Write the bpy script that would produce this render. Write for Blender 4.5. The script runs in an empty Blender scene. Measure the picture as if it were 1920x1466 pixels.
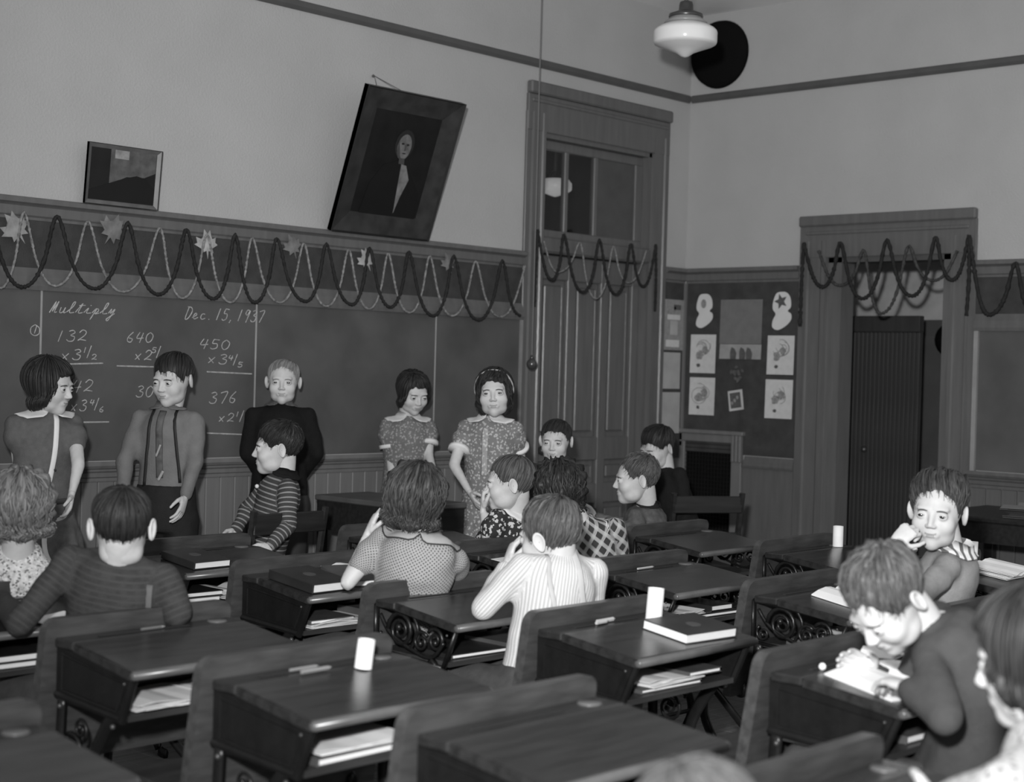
import bpy, bmesh, math, random
import numpy as np
from mathutils import Vector, Matrix, noise
from mathutils.bvhtree import BVHTree
random.seed(7); RNG = np.random.default_rng(7)
sc = bpy.context.scene
COL = sc.collection
# ---------------------------------------------------------------- camera, world, light, exposure
YAW, PITCH, ROLL = math.radians(46.794), math.radians(.851), math.radians(1.574)
FPX = 2897.3
CAM = np.array([-7.903, -5.939, 1.40])
_f = np.array([math.sin(YAW)*math.cos(PITCH), math.cos(YAW)*math.cos(PITCH), -math.sin(PITCH)])
_r = np.array([math.cos(YAW), -math.sin(YAW), 0.])
_d = np.cross(_f, _r)
R2 = math.cos(ROLL)*_r - math.sin(ROLL)*_d
D2 = math.sin(ROLL)*_r + math.cos(ROLL)*_d
FW = np.array([math.sin(YAW), math.cos(YAW), 0.])       # level view direction
RT = _r                                                 # level direction to the right
cd = bpy.data.cameras.new('camera'); cam = bpy.data.objects.new('camera', cd); COL.objects.link(cam)
cd.sensor_fit = 'HORIZONTAL'; cd.sensor_width = 36; cd.lens = 36*FPX/1920
cam.matrix_world = Matrix(((R2[0], -D2[0], -_f[0], CAM[0]), (R2[1], -D2[1], -_f[1], CAM[1]), (R2[2], -D2[2], -_f[2], CAM[2]), (0, 0, 0, 1)))
cd.dof.use_dof = True; cd.dof.focus_distance = 5.9; cd.dof.aperture_fstop = 3.0
cd.clip_start = .05
sc.camera = cam
w = bpy.data.worlds.new('room_light'); sc.world = w; w.use_nodes = True
w.node_tree.nodes['Background'].inputs[0].default_value = (1, 1, 1, 1)
w.node_tree.nodes['Background'].inputs[1].default_value = .60
fl = bpy.data.lights.new('flash', 'SPOT'); fl.energy = 1420; fl.shadow_soft_size = .07; fl.spot_size = math.radians(82); fl.spot_blend = 1.0   # flash gun in its reflector, held up beside the camera
flo = bpy.data.objects.new('flash', fl); COL.objects.link(flo)
flo.location = Vector(CAM - RT*.16 + np.array([0, 0, .36]))
flo.rotation_euler = Vector(R2*((1400-960)/FPX) + D2*((520-733)/FPX) + _f).to_track_quat('-Z', 'Y').to_euler()
sc.view_settings.view_transform = 'Standard'; sc.view_settings.look = 'None'
sc.view_settings.exposure = 0.0; sc.view_settings.gamma = 1.0; sc.view_settings.use_curve_mapping = False

def ray(u, v): return R2*((u-960)/FPX) + D2*((v-733)/FPX) + _f
def P(u, v, d): return CAM + ray(u, v)*d                 # a point of the room, d metres in front of the photographer
def onL(u, v, y=0.): r = ray(u, v); return CAM + r*((y-CAM[1])/r[1])
def onR(u, v, x=0.): r = ray(u, v); return CAM + r*((x-CAM[0])/r[0])
def onZ(u, v, z): r = ray(u, v); return CAM + r*((z-CAM[2])/r[2])

# ---------------------------------------------------------------- materials
MATS = {}
def M(name, c, rough=.6, var=.12, scale=9., bump=0., bscale=60., spec=.35, stretch=None, metal=0., fn=None):
    if name in MATS: return MATS[name]
    m = bpy.data.materials.new(name); m.use_nodes = True; nt = m.node_tree; b = nt.nodes['Principled BSDF']
    b.inputs['Roughness'].default_value = rough; b.inputs['Specular IOR Level'].default_value = spec; b.inputs['Metallic'].default_value = metal
    tc = nt.nodes.new('ShaderNodeTexCoord'); mp = nt.nodes.new('ShaderNodeMapping'); nt.links.new(tc.outputs['Object'], mp.inputs[0])
    if stretch: mp.inputs['Scale'].default_value = stretch
    n = nt.nodes.new('ShaderNodeTexNoise'); n.inputs['Scale'].default_value = scale; n.inputs['Detail'].default_value = 5
    nt.links.new(mp.outputs[0], n.inputs['Vector'])
    cr = nt.nodes.new('ShaderNodeMapRange'); cr.inputs['From Min'].default_value = .3; cr.inputs['From Max'].default_value = .7
    cr.inputs['To Min'].default_value = c*(1-var); cr.inputs['To Max'].default_value = c*(1+var)
    nt.links.new(n.outputs[0], cr.inputs[0])
    out = cr.outputs[0]
    if fn: out = fn(nt, tc, out, c)
    nt.links.new(out, b.inputs['Base Color'])
    if bump:
        n2 = nt.nodes.new('ShaderNodeTexNoise'); n2.inputs['Scale'].default_value = bscale; n2.inputs['Detail'].default_value = 3
        nt.links.new(mp.outputs[0], n2.inputs['Vector'])
        bp = nt.nodes.new('ShaderNodeBump'); bp.inputs['Strength'].default_value = bump; bp.inputs['Distance'].default_value = .01
        nt.links.new(n2.outputs[0], bp.inputs['Height']); nt.links.new(bp.outputs[0], b.inputs['Normal'])
    MATS[name] = m; return m
def glass(name, refl=.05):
    m = bpy.data.materials.new(name); m.use_nodes = True; nt = m.node_tree; out = nt.nodes['Material Output']; nt.nodes.remove(nt.nodes['Principled BSDF'])
    t = nt.nodes.new('ShaderNodeBsdfTransparent'); t.inputs[0].default_value = (.75, .75, .75, 1); g = nt.nodes.new('ShaderNodeBsdfGlossy'); g.inputs['Roughness'].default_value = .03; mx = nt.nodes.new('ShaderNodeMixShader'); mx.inputs[0].default_value = refl
    nt.links.new(t.outputs[0], mx.inputs[1]); nt.links.new(g.outputs[0], mx.inputs[2]); nt.links.new(mx.outputs[0], out.inputs['Surface']); return m
def node(nt, t, **kw):
    n = nt.nodes.new(t)
    for k, v in kw.items(): setattr(n, k, v)
    return n
def math_(nt, op, a, b=None, c=None):
    n = nt.nodes.new('ShaderNodeMath'); n.operation = op
    for i, x in enumerate((a, b, c)):
        if x is None: continue
        if hasattr(x, 'links'): nt.links.new(x, n.inputs[i])
        else: n.inputs[i].default_value = x
    return n.outputs[0]
def mixv(nt, fac, a, b):
    d = math_(nt, 'SUBTRACT', b, a); return math_(nt, 'MULTIPLY_ADD', fac, d, a)
def attr(nt, name):
    n = nt.nodes.new('ShaderNodeAttribute'); n.attribute_name = name; return n.outputs['Fac']
# fabric patterns: read the cloth's own run ("along") and girth ("around") coordinates, in metres
def pat_stripes(period, duty, c2):
    def fn(nt, tc, out, c):
        s = math_(nt, 'FRACT', math_(nt, 'DIVIDE', attr(nt, 'along'), period))
        return mixv(nt, math_(nt, 'LESS_THAN', s, duty), out, c2)
    return fn
def pat_ribs(period, c2):
    def fn(nt, tc, out, c):
        s = math_(nt, 'SINE', math_(nt, 'MULTIPLY', attr(nt, 'around'), 6.283/period))
        return mixv(nt, math_(nt, 'MULTIPLY_ADD', s, .5, .5), out, c2)
    return fn
def pat_dots(period, rad, c2):
    def fn(nt, tc, out, c):
        a = math_(nt, 'SUBTRACT', math_(nt, 'FRACT', math_(nt, 'DIVIDE', math_(nt, 'ADD', attr(nt, 'along'), attr(nt, 'around')), period)), .5)
        b = math_(nt, 'SUBTRACT', math_(nt, 'FRACT', math_(nt, 'DIVIDE', math_(nt, 'SUBTRACT', attr(nt, 'along'), attr(nt, 'around')), period)), .5)
        r2 = math_(nt, 'ADD', math_(nt, 'MULTIPLY', a, a), math_(nt, 'MULTIPLY', b, b))
        return mixv(nt, math_(nt, 'LESS_THAN', r2, rad*rad), out, c2)
    return fn
def pat_flowers(scale, thr, c2):
    def fn(nt, tc, out, c):
        v = node(nt, 'ShaderNodeTexVoronoi'); v.inputs['Scale'].default_value = scale; nt.links.new(tc.outputs['Object'], v.inputs['Vector'])
        n = node(nt, 'ShaderNodeTexNoise'); n.inputs['Scale'].default_value = scale*2.2; nt.links.new(tc.outputs['Object'], n.inputs['Vector'])
        s = math_(nt, 'ADD', v.outputs['Distance'], math_(nt, 'MULTIPLY', math_(nt, 'SUBTRACT', n.outputs[0], .5), .9))
        return mixv(nt, math_(nt, 'LESS_THAN', s, thr), out, c2)
    return fn
def pat_plaid(period, c2):
    def fn(nt, tc, out, c):
        def band(a):
            t = math_(nt, 'FRACT', math_(nt, 'DIVIDE', a, period)); inb = math_(nt, 'LESS_THAN', t, .36)
            fine = math_(nt, 'LESS_THAN', math_(nt, 'FRACT', math_(nt, 'DIVIDE', a, period*.11)), .5)
            return math_(nt, 'MULTIPLY', inb, fine)
        p = math_(nt, 'ADD', attr(nt, 'along'), attr(nt, 'around')); q = math_(nt, 'SUBTRACT', attr(nt, 'along'), attr(nt, 'around'))
        return mixv(nt, math_(nt, 'MAXIMUM', band(p), band(q)), out, c2)
    return fn
def node_sep(nt, tc):
    s = node(nt, "ShaderNodeSeparateXYZ"); nt.links.new(tc.outputs["Object"], s.inputs[0]); return math_(nt, "ADD", s.outputs[0], math_(nt, "MULTIPLY", s.outputs[1], -.6))
def pat_hair(c2):
    def fn(nt, tc, out, c):
        cb = node(nt, 'ShaderNodeCombineXYZ'); nt.links.new(math_(nt, 'MULTIPLY', attr(nt, 'strand'), 22.), cb.inputs[0]); nt.links.new(math_(nt, 'MULTIPLY', attr(nt, 'run'), 2.5), cb.inputs[1])
        n = node(nt, 'ShaderNodeTexNoise'); n.inputs['Scale'].default_value = 1.; n.inputs['Detail'].default_value = 4; nt.links.new(cb.outputs[0], n.inputs['Vector'])
        f = node(nt, 'ShaderNodeMapRange'); f.inputs['From Min'].default_value = .35; f.inputs['From Max'].default_value = .7; nt.links.new(n.outputs[0], f.inputs[0])
        return mixv(nt, f.outputs[0], out, c2)
    return fn

# ---------------------------------------------------------------- mesh helpers
def tag(o, label=None, cat=None, group=None, kind=None):
    if label: o['label'] = label
    if cat: o['category'] = cat
    if group: o['group'] = group
    if kind: o['kind'] = kind
    return o
def link(name, me, mat=None, parent=None, smooth=False):
    o = bpy.data.objects.new(name, me); COL.objects.link(o)
    if mat is not None:
        for m in (mat if isinstance(mat, (list, tuple)) else [mat]): me.materials.append(m)
    if smooth and len(me.polygons): me.polygons.foreach_set('use_smooth', np.ones(len(me.polygons), bool))
    if parent is not None: o.parent = parent
    return o
def obj(name, bm, mat, parent=None, smooth=False):
    bmesh.ops.recalc_face_normals(bm, faces=bm.faces[:])
    me = bpy.data.meshes.new(name); bm.to_mesh(me); bm.free()
    return link(name, me, mat, parent, smooth)
def empty(name, loc, rz=0.):
    o = bpy.data.objects.new(name, None); COL.objects.link(o); o.location = loc; o.rotation_euler = (0, 0, rz); o.empty_display_size = .1
    return o
def copy_tree(o, parent=None):
    c = o.copy(); COL.objects.link(c); c.parent = parent
    for ch in list(o.children): copy_tree(ch, c)
    return c
def box(bm, lo, hi, bev=0., mat=None, seg=1):
    r = bmesh.ops.create_cube(bm, size=1)
    vs = r['verts']; lo = np.array(lo, float); hi = np.array(hi, float)
    for v in vs:
        p = (np.array(v.co)+.5)*(hi-lo)+lo
        v.co = p
    if bev:
        es = list({e for v in vs for e in v.link_edges})
        r2 = bmesh.ops.bevel(bm, geom=es, offset=bev, segments=seg, affect='EDGES', profile=.5)
        vs = list({v for f in r2['faces'] for v in f.verts} | {v for v in vs if v.is_valid})
    if mat is not None:
        bmesh.ops.transform(bm, matrix=mat, verts=[v for v in vs if v.is_valid])
    return [v for v in vs if v.is_valid]
def boxo(name, lo, hi, mat, parent=None, bev=0., seg=1):
    bm = bmesh.new(); box(bm, lo, hi, bev, seg=seg); return obj(name, bm, mat, parent)
def prism(bm, poly, fr, t0, t1):
    """poly: 2d points; fr: function (a, b, t) -> 3d point"""
    a = [bm.verts.new(fr(p[0], p[1], t0)) for p in poly]; b = [bm.verts.new(fr(p[0], p[1], t1)) for p in poly]
    bm.faces.new(a); bm.faces.new(b[::-1]); n = len(poly)
    for i in range(n): bm.faces.new((a[i], a[(i+1) % n], b[(i+1) % n], b[i]))
def tube(bm, pts, rad, n=8, up=None, flat=1., cap=True, tw=None):
    """tube along pts; rad: radius or list; flat: second half-axis ratio (along 'up' side)"""
    pts = [np.array(p, float) for p in pts]; k = len(pts)
    if not hasattr(rad, '__len__'): rad = [rad]*k
    rings = []; prev = np.array(up if up is not None else (0.123, .2, .97), float)
    for i in range(k):
        t = pts[min(i+1, k-1)]-pts[max(i-1, 0)]; L = np.linalg.norm(t); t = t/L if L > 1e-9 else np.array((0, 0, 1.))
        u = prev-t*prev.dot(t); L = np.linalg.norm(u)
        if L < 1e-6: u = np.cross(t, (1., 0, 0)); L = np.linalg.norm(u)
        u = u/L; s = np.cross(t, u)
        if up is None: prev = u
        r = rad[i]; ra, rb = (r if hasattr(r, '__len__') else (r, r*flat))
        rings.append([bm.verts.new(pts[i]+s*(ra*math.cos(a))+u*(rb*math.sin(a))) for a in (2*math.pi*j/n for j in range(n))])
    for i in range(k-1):
        for j in range(n): bm.faces.new((rings[i][j], rings[i][(j+1) % n], rings[i+1][(j+1) % n], rings[i+1][j]))
    if cap: bm.faces.new(rings[0][::-1]); bm.faces.new(rings[-1])
    return rings
def ball(bm, c, r, n=10, M3=None):
    r = np.array(r if hasattr(r, '__len__') else (r, r, r), float); c = np.array(c, float); m = n+2; rings = []
    for i in range(1, n):
        a = math.pi*i/n; ring = []
        for j in range(m):
            b = 2*math.pi*j/m; p = np.array((math.sin(a)*math.cos(b), math.sin(a)*math.sin(b), math.cos(a)))*r
            ring.append(bm.verts.new((M3 @ p if M3 is not None else p)+c))
        rings.append(ring)
    e = np.array((0, 0, r[2])); e = M3 @ e if M3 is not None else e
    t = bm.verts.new(c+e); b = bm.verts.new(c-e)
    for j in range(m):
        bm.faces.new((t, rings[0][j], rings[0][(j+1) % m])); bm.faces.new((b, rings[-1][(j+1) % m], rings[-1][j]))
    for q, w in zip(rings, rings[1:]):
        for j in range(m): bm.faces.new((q[j], w[j], w[(j+1) % m], q[(j+1) % m]))
def capsule(bm, a, b, ra, rb, n=10):
    tube(bm, [a, b], [ra, rb], n); ball(bm, a, ra, 8); ball(bm, b, rb, 8)
def crom(pts, k=6):
    P_ = [np.array(p, float) for p in pts]; out = []
    for i in range(len(P_)-1):
        p0 = P_[max(i-1, 0)]; p1 = P_[i]; p2 = P_[i+1]; p3 = P_[min(i+2, len(P_)-1)]
        for j in range(k):
            t = j/k; out.append(.5*((2*p1)+(-p0+p2)*t+(2*p0-5*p1+4*p2-p3)*t*t+(-p0+3*p1-3*p2+p3)*t**3))
    out.append(P_[-1]); return out
def lathe(bm, prof, c, n=32):
    rings = []
    for r, z in prof: rings.append([bm.verts.new((c[0]+r*math.cos(2*math.pi*j/n), c[1]+r*math.sin(2*math.pi*j/n), c[2]+z)) for j in range(n)] if r > 1e-5 else [bm.verts.new((c[0], c[1], c[2]+z))])
    for a, b in zip(rings, rings[1:]):
        for j in range(n):
            if len(a) == 1 and len(b) == 1: continue
            if len(a) == 1: bm.faces.new((a[0], b[j], b[(j+1) % n]))
            elif len(b) == 1: bm.faces.new((a[j], b[0], a[(j+1) % n]))
            else: bm.faces.new((a[j], b[j], b[(j+1) % n], a[(j+1) % n]))
def remesh(bm, vox, smooth=4, fac=.5):
    """closed overlapping shapes -> one continuous surface"""
    me = bpy.data.meshes.new('t'); bm.to_mesh(me); bm.free()
    o = bpy.data.objects.new('t', me); COL.objects.link(o)
    r = o.modifiers.new('r', 'REMESH'); r.mode = 'VOXEL'; r.voxel_size = vox; r.use_smooth_shade = True
    s = o.modifiers.new('s', 'SMOOTH'); s.factor = fac; s.iterations = smooth
    dg = bpy.context.evaluated_depsgraph_get()
    out = bpy.data.meshes.new_from_object(o.evaluated_get(dg))
    bpy.data.objects.remove(o); bpy.data.meshes.remove(me)
    return out
def coords(me):
    a = np.empty(len(me.vertices)*3, np.float32); me.vertices.foreach_get('co', a); return a.reshape(-1, 3).astype(float)
def setco(me, a): me.vertices.foreach_set('co', a.astype(np.float32).ravel()); me.update()
def fattr(me, name, vals):
    at = me.attributes.new(name, 'FLOAT', 'POINT'); at.data.foreach_set('value', np.asarray(vals, np.float32))
# ---------------------------------------------------------------- the room
m_plaster = M('plaster', .40, .85, .04, 3, bump=.25, bscale=90)
m_ceil = M('ceiling_plaster', .85, .9, .05, 4)
m_wood = M('painted_woodwork', .118, .30, .10, 6, bump=.05, bscale=40, stretch=(6, 6, .6))
m_wain = M('painted_wainscot', .155, .5, .08, 5, bump=.05, bscale=30, stretch=(6, 6, .5))
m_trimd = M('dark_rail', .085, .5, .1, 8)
m_cork = M('brown_pinboard', .046, .85, .2, 14, bump=.2, bscale=120)
m_slate = M('slate', .085, .5, .22, 3.5, bump=.03, bscale=200, spec=.3)
m_floor = M('floor_boards', .17, .55, .3, 5, stretch=(.6, 8, 1))
m_black = M('black', .006, .9, .1, spec=.08)
m_iron = M('black_iron', .009, .34, .2, 30, bump=.08, bscale=90, spec=.35)
m_brass = M('dark_brass', .10, .3, .2, spec=.6, metal=.6)
m_glassd = glass('transom_glass')
m_chalk = M('chalk', .40, .95, .3, 60)
m_white = M('white_paper', .80, .8, .05, 20)
m_paper = M('drawing_paper', .55, .85, .06, 30)
m_grey = M('grey_paper', .16, .85, .08, 20)
m_ink = M('dark_crayon', .09, .8, .2, 60)
m_pencil = M('pencil_shading', .24, .85, .3, 80)
m_gar = M('dark_rope_tinsel', .018, .7, .4, 60, bump=.6, bscale=260)
m_gar2 = M('pale_tinsel', .21, .6, .5, 70, bump=.5, bscale=260)
m_leaf = M('pale_leaf_paper', .27, .8, .25, 25)
m_milk = M('milk_glass', .78, .12, .02, spec=.5)
m_frame = M('dark_frame', .016, .35, .2, 12)
m_canvas = M('dark_canvas', .010, .45, .3, 9)
m_steel = M('bright_steel', .35, .25, .2, metal=.8)
def S(o): o['kind'] = 'structure'; return o
X0, Y0, HC = -10.5, -9., 3.648
DX0, DX1, DZ = -1.375, -.375, 2.745          # opening of the tall door
EY0, EY1, EZ = -1.835, -1.045, 2.10          # opening of the cloakroom door (right wall)
FLR = S(boxo('floor', (X0, Y0, -.1), (3.2, .4, -.012), m_floor))
bm = bmesh.new(); box(bm, (.0008, 0, -.012), (.0992, 8.5, 0), .002); fp_ = obj('floorboard', bm, m_floor, FLR)
for k in range(88):
    o = fp_ if k == 0 else fp_.copy()
    if k: COL.objects.link(o)
    o.parent = FLR; o.location = (-8.8+.1*k, -8.5, 0)
S(boxo('ceiling', (X0, -3.6, HC), (0, 0, HC+.1), m_ceil))
bm = bmesh.new(); box(bm, (X0, 0, 0), (DX0, .14, HC)); box(bm, (DX1, 0, 0), (.14, .14, HC)); box(bm, (DX0, 0, DZ), (DX1, .14, HC))
WL = S(obj('wall_left', bm, m_plaster))
bm = bmesh.new(); box(bm, (0, EY1, 0), (.14, 0, HC)); box(bm, (0, Y0, 0), (.14, EY0, HC)); box(bm, (0, EY0, EZ), (.14, EY1, HC))
WR = S(obj('wall_right', bm, m_plaster))
# picture rail and dado rails
def railL(name, x0, x1, z0, z1, prof, mat):
    bm = bmesh.new(); prism(bm, [(-a, z0+(z1-z0)*b) for a, b in prof], lambda a, b, t: (t, a, b), x0, x1); return S(obj(name, bm, mat))
def railR(name, y0, y1, z0, z1, prof, mat):
    bm = bmesh.new(); prism(bm, [(-a, z0+(z1-z0)*b) for a, b in prof], lambda a, b, t: (a, t, b), y0, y1); return S(obj(name, bm, mat))
PR = [(-.002, 0), (.012, 0), (.022, .35), (.022, .8), (.012, 1), (-.002, 1)]
CAPP = [(-.002, 0), (.014, 0), (.014, .12), (.022, .2), (.022, .60), (.030, .66), (.045, .74), (.045, .94), (.036, 1), (-.002, 1)]
LEDG = [(-.002, 0), (.018, 0), (.018, .16), (.026, .22), (.026, .42), (.036, .5), (.036, .6), (.075, .66), (.085, .8), (.085, 1), (.075, 1), (.06, .86), (-.002, .86)]
MOUL = [(-.002, 0), (.028, 0), (.034, .2), (.026, .4), (.026, .6), (.018, .8), (.012, 1), (-.002, 1)]
railL('trim_1', X0, -.02, 3.105, 3.152, PR, m_trimd); railR('trim_2', -6, -.02, 3.105, 3.152, PR, m_trimd)
railL('trim_3', X0, -1.53, 1.965, 2.058, CAPP, m_wood); railL('trim_4', -.226, -.02, 1.965, 2.058, CAPP, m_wood)
railR('trim_5', -.855, -.02, 1.965, 2.058, CAPP, m_wood); railR('trim_6', -6, -1.985, 1.965, 2.058, CAPP, m_wood)
railL('trim_7', X0, -1.53, 1.672, 1.765, MOUL, m_wood); railR('trim_8', -6, -1.985, 1.672, 1.765, MOUL, m_wood)
railL('trim_9', X0, -1.53, .855, .946, LEDG, m_wain); railR('trim_10', -6, -1.985, .818, .912, LEDG, m_wood)
railR('trim_11', -.855, -.50, .83, .90, MOUL, m_wood)
# vertical planks of the wainscot below the boards
def planks(wall, a0, a1, wd, z1, horiz, z0=.02, mat=None, off=0):
    n = int(round((a1-a0)/wd)); bm = bmesh.new(); wq = (a1-a0)/n
    if horiz == 'x': box(bm, (.0006, -.016, 0), (wq-.0012, .0, z1-z0), .004)
    else: box(bm, (-.016, .0006, 0), (0, wq-.0012, z1-z0), .004)
    first = obj('plank', bm, mat or m_wain, wall)
    for k in range(n):
        o = first if k == 0 else first.copy()
        if k: COL.objects.link(o)
        o.parent = wall; o.location = (a0+k*wq, -.0006, z0) if horiz == 'x' else (-.0006+off, a0+k*wq, z0)
planks(WL, -5.6, -1.54, .082, .854, 'x')
planks(WR, -3.6, -1.99, .09, .817, 'y', mat=m_wood)
# pinboard band above the slates, pinboard by the vent
S(boxo('trim_12', (-5.6, -.010, 1.765), (-1.53, -.001, 1.965), m_cork)); S(boxo('trim_13', (-.010, -3.6, 1.765), (-.001, -1.985, 1.965), m_cork))
S(boxo('trim_22', (-.012, -.856, 0), (-.001, -.49, .83), m_wood)); S(boxo('trim_23', (-.225, -.012, 0), (-.001, -.001, .86), m_wood))
pb = boxo('pinboard', (-.014, -.852, .905), (-.001, -.016, 1.965), m_cork); tag(pb, 'dark brown pinboard panel on the wall above the vent', 'pinboard')
pb2 = boxo('pinboard', (-.224, -.014, .86), (-.016, -.001, 1.965), m_cork); tag(pb2, 'narrow dark pinboard strip between tall door and room corner', 'pinboard')
S(boxo('trim_14', (-.030, -.030, .94), (-.001, -.001, 1.965), m_wain))
bb = empty('blackboard', (0, 0, 0)); tag(bb, 'long slate blackboard with chalk sums behind the standing children', 'blackboard')
seams = [-5.64, -4.51, -3.382, -2.197, -1.53]
for a, b in zip(seams, seams[1:]): boxo('panel', (a+.004, -.012, .946), (b-.004, -.001, 1.672), m_slate, bb)
for a in seams[1:-1]: boxo('seam_strip', (a-.0045, -.0135, .946), (a+.0045, -.001, 1.672), M('pale_seam', .30, .8), bb)
boxo('edge_strip', (-1.545, -.026, .946), (-1.53, -.001, 1.672), M('pale_edge', .22, .6), bb)
br = empty('blackboard', (0, 0, 0)); tag(br, 'empty slate blackboard right of the cloakroom doorway', 'blackboard')
boxo('panel', (-.012, -3.6, .912), (-.001, -2.015, 1.672), m_slate, br)
boxo('edge_strip', (-.030, -2.015, .905), (-.001, -1.99, 1.672), M('pale_edge2', .26, .4), br)
# chalk writing
G = {'0': [[(.5, 1), (.15, .75), (.1, .3), (.4, 0), (.8, .2), (.9, .7), (.5, 1)]], '1': [[(.6, 1), (.4, 0)]],
 '2': [[(.1, .75), (.4, 1), (.8, .85), (.7, .5), (.1, .05), (.35, .12), (.95, .05)]], '3': [[(.15, .9), (.55, 1), (.8, .8), (.4, .55), (.85, .4), (.75, .05), (.3, 0), (.05, .15)]],
 '4': [[(.35, 1), (.1, .4), (.9, .45)], [(.8, .95), (.55, -.05)]], '5': [[(.3, 1), (.2, .6), (.7, .55), (.75, .15), (.3, 0), (.05, .12)], [(.3, 1), (.9, .95)]],
 '6': [[(.7, 1), (.2, .5), (.2, .1), (.6, 0), (.75, .3), (.3, .42)]], '7': [[(.1, .9), (.5, 1), (.9, .95), (.45, -.05)]], '9': [[(.8, .9), (.4, 1), (.2, .7), (.5, .55), (.85, .95), (.55, -.1)]],
 'x': [[(.1, .55), (.7, .0)], [(.75, .6), (.15, 0)]], '/': [[(.8, 1.05), (.2, -.1)]], '.': [[(.3, .02), (.4, .02)]], ',': [[(.35, .05), (.2, -.2)]],
 'M': [[(0, 0), (.25, 1), (.3, .1), (.6, 1), (.62, .1), (.95, .1)]], 'D': [[(.3, 1), (.15, 0), (.6, .05), (.95, .6), (.7, .95), (.1, 1)]],
 'u': [[(.1, .5), (.2, .05), (.6, .1), (.7, .5), (.75, .05), (1.05, .1)]], 'l': [[(-.05, .1), (.5, .6), (.55, 1), (.3, .9), (.35, .1), (1., .1)]],
 't': [[(0, .1), (.5, .9), (.4, .1), (1., .1)], [(.1, .7), (.95, .75)]], 'i': [[(0, .1), (.4, .5), (.4, .08), (1, .1)], [(.5, .75), (.6, .75)]],
 'p': [[(0, .1), (.4, .5), (.15, -.5), (.45, .45), (.8, .3), (.45, .02), (1, .1)]], 'y': [[(.0, .1), (.2, .5), (.3, .1), (.7, .5), (.4, -.5), (.1, -.4), (.9, .1)]],
 'e': [[(.0, .1), (.6, .35), (.4, .5), (.15, .25), (.4, 0), (.9, .15)]], 'c': [[(.7, .45), (.3, .45), (.15, .2), (.4, 0), (.9, .1)]], '-': [[(0, .5), (1, .5)]],
 'o': [[(.5, 1.2), (-.2, .8), (-.2, .1), (.5, -.2), (1.2, .1), (1.2, .8), (.5, 1.2)]]}
def chalk(txt, u0, v0, u1, v1, hpx, slant=.22, adv=None):
    a = onL(u0, v0); b = onL(u1, v1); n = len(txt); h = hpx*2.35e-3
    dx = (b[0]-a[0])/n; bm = bmesh.new()
    for i, ch in enumerate(txt):
        for st in G.get(ch, []):
            pts = crom([(a[0]+dx*(i+.08+.84*(q[0]))+slant*h*q[1], -.0135, a[2]+(b[2]-a[2])*i/n+h*q[1]) for q in st], 5)
            tube(bm, pts, [(.0022, .0016)]*len(pts), 5, up=(0, 1, 0))
    return obj('chalk_writing', bm, m_chalk, bb)
def frac(a, b, u, v, h=10):
    chalk(a, u, v-11, u+11, v-11, h, .1); chalk('/', u+7, v-3, u+19, v-3, 20, .1); chalk(b, u+17, v+2, u+29, v+2, h, .1)
def cline(u0, v0, u1, v1):
    bm = bmesh.new(); a = onL(u0, v0, -.0135); b = onL(u1, v1, -.0135); tube(bm, [a, (a+b)/2, b], [.003, .0036, .003], 5); obj('chalk_line', bm, m_chalk, bb)
chalk('Multiply', 88, 586, 213, 590, 21, .5); chalk('Dec.15,1937', 341, 597, 490, 604, 23, .3)
chalk('1', 58, 625, 66, 625, 14); chalk('o', 56, 626, 69, 626, 14, 0)
chalk('132', 97, 640, 160, 638, 20); chalk('x3', 108, 674, 150, 674, 19); frac('1', '2', 150, 672)
chalk('640', 231, 641, 284, 642, 19); chalk('x2', 246, 674, 282, 676, 19); frac('5', '6', 280, 672)
chalk('450', 368, 653, 428, 656, 19); chalk('x3', 383, 680, 424, 684, 19); frac('4', '5', 424, 686)
chalk('42', 128, 735, 172, 733, 22); chalk('x3', 126, 770, 160, 770, 20); frac('4', '6', 164, 770)
chalk('30', 249, 744, 284, 744, 21); chalk('376', 386, 756, 441, 754, 22); chalk('x2', 404, 790, 436, 791, 17); frac('1', '2', 436, 792)
for q in ((112, 683, 193, 681), (219, 686, 294, 688), (137, 792, 204, 791), (388, 697, 472, 701), (388, 812, 466, 815)): cline(*q)
# ------------------------------------------------ tall door with transom (left wall)
cas = [(0, 0), (.012, -.004), (.018, .0), (.018, .03), (.030, .036), (.030, .044), (.020, .05), (.020, .105), (.028, .112), (.028, .13), (0, .135)]
def casL(name, x, w, z0, z1, flip):
    bm = bmesh.new(); k = w/.135
    prism(bm, [((-a if a > 0 else .001), b*k) for a, b in cas], lambda a, b, t: (x+(b if not flip else -b), a, t), z0, z1); return S(obj(name, bm, m_wood))
d1 = S(empty('door_1', (0, 0, 0)))
casL('trim_15', -1.528, .153, 0, 2.85, False); casL('trim_16', -.226, .149, 0, 2.85, True)
bm = bmesh.new(); box(bm, (-1.528, -.022, 2.745), (-.226, .0, 2.95), .003); box(bm, (-1.50, -.030, 2.905), (-.25, -.001, 2.925), .004); box(bm, (-1.528, -.045, 2.95), (-.226, .0, 3.02), .008); S(obj('trim_17', bm, m_wood))
for a, b in ((DX0, DX0+.025), (DX1-.025, DX1)): boxo('jamb', (a, .0, 0), (b, .14, DZ), m_wood, d1)
boxo('jamb', (DX0, .0, DZ-.025), (DX1, .14, DZ), m_wood, d1)
boxo('transom_bar', (DX0, -.012, 2.065), (DX1, .12, 2.16), m_wood, d1, .012)
xa, xb = DX0+.025, DX1-.025
bm = bmesh.new()
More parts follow.
